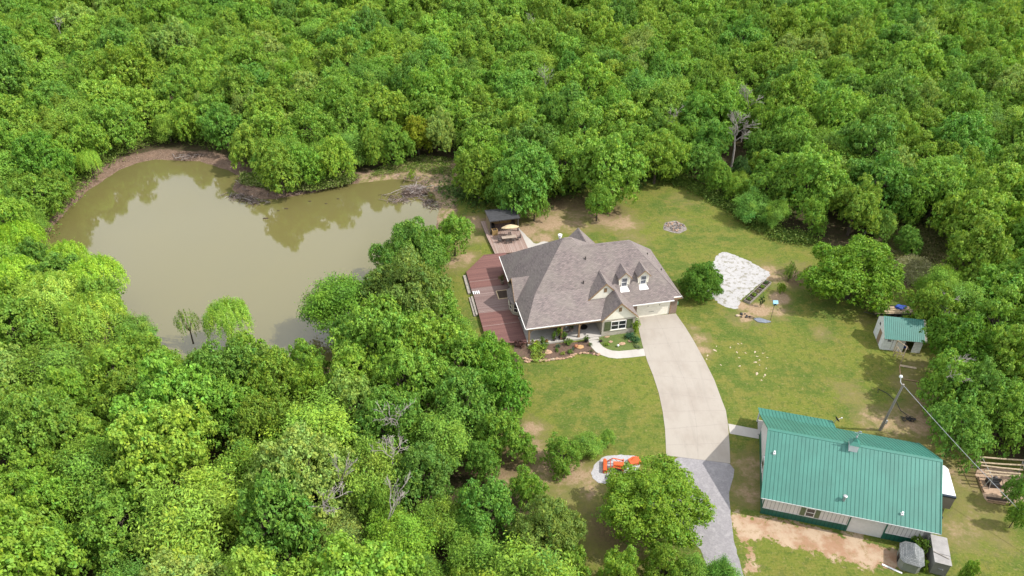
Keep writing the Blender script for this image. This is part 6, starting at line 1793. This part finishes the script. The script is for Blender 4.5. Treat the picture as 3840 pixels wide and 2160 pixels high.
for i, (x, y, r) in enumerate(ind):
    px, py, d = proj((x, y, 5))
    tk = tintpick(px, py)
    v = rt.uniform(.88, 1.12)
    tn = tuple(c * v * rt.uniform(.96, 1.04) for c in TN[tk])
    fe = rt.random() < (.30 if py > 850 else .16)
    size = 'broad' if r > 4.2 else ('medium' if r > 3.1 else 'small')
    cr = FEA[rt.randrange(3)] if fe else OAK[rt.randrange(8)]
    lb = f"{size} {TDESC[tk]} {'feathery elm' if fe else 'oak'} {zone(px, py)}"
    t_o = tree('elm_tree' if fe else 'oak_tree', lb, 'tree', x, y, r, (2.5 + 1.6 * r) * rt.uniform(.78, 1.2), cr, tn, 'trees of the wood', trunk=True)
    made.setdefault(lb, []).append((px, t_o))

ORD = ['leftmost', 'second from the left', 'third from the left', 'fourth from the left', 'fifth from the left', 'sixth from the left']
for lb, lst in made.items():
    if len(lst) > 1:
        lst.sort(key=lambda t_: t_[0])
        for k, (px, t_o) in enumerate(lst):
            t_o['label'] = lb + ', ' + (ORD[k] if k < len(lst) - 1 or k > 5 else 'rightmost')

# the rest of the far wood: one mass, crowns set out on points
me = bpy.data.meshes.new('far_wood')
n_ = len(far)
me.vertices.add(n_)
co = np.zeros((n_, 3), np.float32); scl = np.zeros((n_, 3), np.float32); rot = np.zeros(n_, np.float32); idx = np.zeros(n_, np.int32); tin = np.ones((n_, 4), np.float32)
protos = OAK + FEA[:1]
for i, (x, y, r) in enumerate(far):
    px, py, d = proj((x, y, 5))
    h = (2.5 + 1.6 * r) * rt.uniform(.78, 1.25)
    ch = h * .84
    co[i] = (x, y, h - ch); scl[i] = (r, r, ch / 1.16); rot[i] = rt.uniform(0, 6.28)
    idx[i] = rt.randrange(len(OAK)) if rt.random() > .08 else len(OAK)
    tn = TN[tintpick(px, py)]; v = rt.uniform(.88, 1.14)
    tin[i, :3] = [c * v * rt.uniform(.95, 1.05) for c in tn]
me.vertices.foreach_set('co', co.ravel())
for nme, typ, arr, key in (('scl', 'FLOAT_VECTOR', scl, 'vector'), ('rot', 'FLOAT', rot, 'value'), ('idx', 'INT', idx, 'value'), ('tint', 'FLOAT_COLOR', tin, 'color')):
    a = me.attributes.new(nme, typ, 'POINT'); a.data.foreach_set(key, arr.ravel())
fw = bpy.data.objects.new('far_wood', me); COL.objects.link(fw)
tag(fw, 'dense far wood of countless oak crowns beyond the nearer trees', 'wood', None, 'stuff')
# one crown object of each kind already standing in the scene serves as the source
src = []
for c in protos:
    src.append(next(o for o in bpy.data.objects if o.type == 'MESH' and o.data == c))
ng = bpy.data.node_groups.new('wood_points', 'GeometryNodeTree')
ng.interface.new_socket('Geometry', in_out='INPUT', socket_type='NodeSocketGeometry')
ng.interface.new_socket('Geometry', in_out='OUTPUT', socket_type='NodeSocketGeometry')
gi, go = ng.nodes.new('NodeGroupInput'), ng.nodes.new('NodeGroupOutput')
iop = ng.nodes.new('GeometryNodeInstanceOnPoints'); iop.inputs['Pick Instance'].default_value = True
jn = ng.nodes.new('GeometryNodeJoinGeometry')
for s_ in src:
    oi = ng.nodes.new('GeometryNodeObjectInfo'); oi.transform_space = 'ORIGINAL'
    oi.inputs['Object'].default_value = s_; oi.inputs['As Instance'].default_value = True
    ng.links.new(oi.outputs['Geometry'], jn.inputs[0])
def named(n, t_):
    k = ng.nodes.new('GeometryNodeInputNamedAttribute'); k.data_type = t_; k.inputs['Name'].default_value = n
    return next(s_ for s_ in k.outputs if s_.enabled and s_.name == 'Attribute')
ng.links.new(gi.outputs[0], iop.inputs['Points'])
ng.links.new(jn.outputs[0], iop.inputs['Instance'])
ng.links.new(named('idx', 'INT'), iop.inputs['Instance Index'])
cx_ = ng.nodes.new('ShaderNodeCombineXYZ'); ng.links.new(named('rot', 'FLOAT'), cx_.inputs[2])
e2r = ng.nodes.new('FunctionNodeEulerToRotation'); ng.links.new(cx_.outputs[0], e2r.inputs[0]); ng.links.new(e2r.outputs[0], iop.inputs['Rotation'])
ng.links.new(named('scl', 'FLOAT_VECTOR'), iop.inputs['Scale'])
ng.links.new(iop.outputs[0], go.inputs[0])
md = fw.modifiers.new('wood', 'NODES'); md.node_group = ng
print('trees: hand', len(placed), 'individual', len(ind), 'far', len(far))

# ------------------------------------------------------------------ dead trees and snags
def dead_tree(label, px, py, h, spread, seed, lean=(0, 0), thick=.12, kids=3, name='dead_tree', group=None):
    """px, py = where the middle of its crown shows (2576-wide)"""
    r_ = random.Random(seed); m_ = MB()
    P = a2(px, py, h * .72)
    def br(p, d, L, rd, lv):
        q_ = p + d * L
        mid_ = p.lerp(q_, .5) + Vector((r_.uniform(-.1, .1), r_.uniform(-.1, .1), r_.uniform(-.05, .1))) * L
        m_.tube([tuple(p), tuple(mid_), tuple(q_)], [rd, rd * .8, rd * .6], 5 if lv < 2 else 3, caps=False)
        if lv < 4:
            for k in range(kids if lv < 3 else 3):
                nd = (d + Vector((r_.uniform(-1, 1), r_.uniform(-1, 1), r_.uniform(-.45, .6))) * spread).normalized()
                br(p.lerp(q_, r_.uniform(.35, 1)) if k else q_, nd, L * r_.uniform(.5, .78), max(.022, rd * .55), lv + 1)
    br(Vector((0, 0, h * .42)), Vector((lean[0], lean[1], 1)).normalized(), h * .24, thick * .8, 0)
    m_.tube([(0, 0, 0), (.1, 0, h * .2), (0, 0, h * .42)], [thick * 1.4, thick, thick * .8], 6, caps=False)
    o = m_.build(name, M['dead'], loc=(P.x, P.y, 0))
    return tag(o, label, 'dead tree', group)
dead_tree('tall bleached grey dead tree with a dense tangle of twigs at the right wood edge', 1858, 320, 13, .8, 1, thick=.2, kids=5)
dead_tree('bleached dead tree crown behind the tall one at the right wood edge', 1885, 250, 12.5, .9, 2, kids=4)
dead_tree('grey dead treetop in the wood left of the tall bleached tree', 1700, 290, 11, .9, 3)
dead_tree('small grey dead treetop in the wood behind the house', 1374, 195, 11, .8, 4)
dead_tree('tiny pale dead treetop high in the wood above the land spit', 145, 66, 11, .9, 5)
dead_tree('bleached bare limbs standing out of the grove left of the front lawn', 995, 1045, 11.5, 1.0, 6, thick=.13)
dead_tree('bare grey limbs below the first bleached ones in the grove', 985, 1140, 10.5, 1.0, 7)
dead_tree('small white forked snag in the grove near the bottom', 850, 1190, 10, .5, 8, thick=.1)
dead_tree('spreading white dead branches in the lower middle of the wood', 810, 1258, 9.5, 1.1, 9)
dead_tree('curved white dead branch right of the spreading one', 962, 1278, 10, .5, 10, lean=(.3, .2))
dead_tree('wide flat tangle of bleached branches above the white shed', 2385, 762, 8.5, 1.3, 11)
dead_tree('bleached dead branches in the trees right of the boards', 2395, 935, 9.5, 1.1, 12)
dead_tree('grey dead treetop at the top right of the photo centre', 1330, 60, 12, .8, 13)
dead_tree('grey bare branches in the wood above the lone lawn tree', 2060, 430, 10.5, .8, 14)
dead_tree('fallen grey brush at the wood edge left of the small lone tree', 2185, 560, 3.0, 1.4, 15)

# ------------------------------------------------------------------ brush, tall grass and weeds: uncountable growth
def scatter(name, label, cat, pts_fn, n, leaf, tints, seed, hgt=(.1, .5), aspect=.5, up=.8, clump=7, sp=.16):
    rng = np.random.default_rng(seed); r3 = random.Random(seed)
    Cs, Ns, ids, cols = [], [], [], []
    k = 0
    while k < n:
        x, y, z, s_ = pts_fn(r3)
        if x is None: continue
        hh = r3.uniform(*hgt) * s_
        p = np.array([x, y, z]) + rng.normal(size=(clump, 3)) * np.array([sp, sp, 0]) * s_ * 2 + np.stack([np.zeros(clump), np.zeros(clump), rng.uniform(.05, 1, clump) * hh], 1)
        nn = rng.normal(size=(clump, 3)) * .7 + np.array([0, 0, up]); nn /= np.linalg.norm(nn, axis=1, keepdims=True)
        Cs.append(p); Ns.append(nn)
        t_ = np.array(tints[r3.randrange(len(tints))]) * r3.uniform(.75, 1.25)
        cols.append(np.tile(t_, (clump, 1)) * (1 + rng.normal(0, .15, (clump, 1))).clip(.5, 1.6)); k += 1
    C, N, cv = np.concatenate(Cs), np.concatenate(Ns), np.concatenate(cols)
    me_ = leaf_mesh(name, C, N, rng.uniform(.6, 1.4, len(C)) * leaf, cv, aspect, rng)
    o = bpy.data.objects.new(name, me_); COL.objects.link(o); o['tint'] = (1.0, 1.0, 1.0)
    return tag(o, label, cat, None, 'stuff')
def in_poly_px(pl, z=0.0, s_=1.0):
    W_ = P2(pl, z); xs_ = [p[0] for p in W_]; ys_ = [p[1] for p in W_]
    def f(r3):
        for _ in range(50):
            x, y = r3.uniform(min(xs_), max(xs_)), r3.uniform(min(ys_), max(ys_))
            if inside(x, y, W_): return x, y, z, s_
        return xs_[0], ys_[0], z, s_
    return f
def along_px(pl, w_, z=0.0, s_=1.0):
    W_ = [a2(x, y, z) for x, y in pl]
    seg = [(W_[i + 1] - W_[i]).length for i in range(len(W_) - 1)]
    def f(r3):
        i = r3.choices(range(len(seg)), seg)[0]; t_ = r3.random()
        p = W_[i].lerp(W_[i + 1], t_)
        return p.x + r3.gauss(0, w_), p.y + r3.gauss(0, w_), z, s_ * r3.uniform(.5, 1.6)
    return f
GR = [(.17, .26, .04), (.22, .29, .06), (.12, .20, .03)]
scatter('shore_weeds', 'green weeds and young growth on the land spit', 'weeds', in_poly_px([(610, 440), (680, 450), (760, 455), (860, 440), (900, 445), (880, 462), (800, 478), (700, 482), (650, 470), (605, 462)]), 3200, .16, GR + [(.28, .30, .12)], 51, (.2, 1.0))
scatter('bank_brush', 'brushy green growth along the far bank of the pond', 'brush', along_px([(105, 545), (155, 484), (220, 422), (300, 374), (390, 345), (480, 338), (580, 365)], 1.6), 2200, .17, GR, 52, (.3, 1.4))
scatter('shore_scrub', 'scrub on the left shore of the pond', 'brush', along_px([(10, 650), (50, 590), (90, 530), (150, 465)], 1.8), 2400, .17, GR, 53, (.4, 1.5))
scatter('edge_brush', 'low brush along the wood edge of the back lawn', 'brush', along_px([(1640, 448), (1710, 455), (1760, 478), (1830, 515), (1900, 560), (1960, 596), (2040, 604)], .9), 3000, .15, GR + [(.09, .17, .03)], 54, (.3, 1.3))
scatter('tall_grass', 'tall dry pale grass between the lone lawn tree and the shed wood', 'tall grass', in_poly_px([(2250, 668), (2290, 650), (2330, 665), (2350, 700), (2335, 730), (2290, 715)]), 2600, .22, [(.42, .40, .24), (.34, .34, .17), (.25, .28, .1)], 55, (.3, 1.2), .14, .1)
scatter('gap_brush', 'tangled dry brush in the gap between the lawn and the right-hand wood', 'brush', in_poly_px([(2200, 560), (2290, 540), (2390, 530), (2420, 600), (2400, 680), (2350, 700), (2250, 650)]), 5200, .15, [(.20, .20, .07), (.28, .24, .12), (.14, .18, .05)], 56, (.1, .8), .3, .3)
scatter('cove_brush', 'weedy growth at the brown bank behind the stick lodge', 'weeds', in_poly_px([(960, 420), (1060, 392), (1130, 400), (1140, 440), (1100, 440), (1040, 428), (930, 445)]), 1100, .13, GR + [(.32, .28, .14)], 57, (.1, .5))
scatter('undergrowth', 'green undergrowth beneath the trees around the clearing', 'undergrowth', along_px([(1130, 470), (1180, 495), (1260, 500), (1330, 500), (1400, 465), (1480, 455), (1600, 445)], 2.0), 2400, .17, [(.10, .18, .03), (.07, .13, .03)], 58, (.1, .9))
scatter('grove_undergrowth', 'undergrowth along the foot of the grove beside the front lawn', 'undergrowth', along_px([(1260, 890), (1270, 960), (1270, 1060), (1190, 1110), (1120, 1160)], 1.2), 500, .08, [(.10, .18, .03), (.13, .2, .03)], 59, (.1, .5))
shrub('bank_bush', 'small bright bush on the brown bank above the stick lodge', 'bush', a2(1034, 450), 1.1, 1.5, G_LIME, 2)
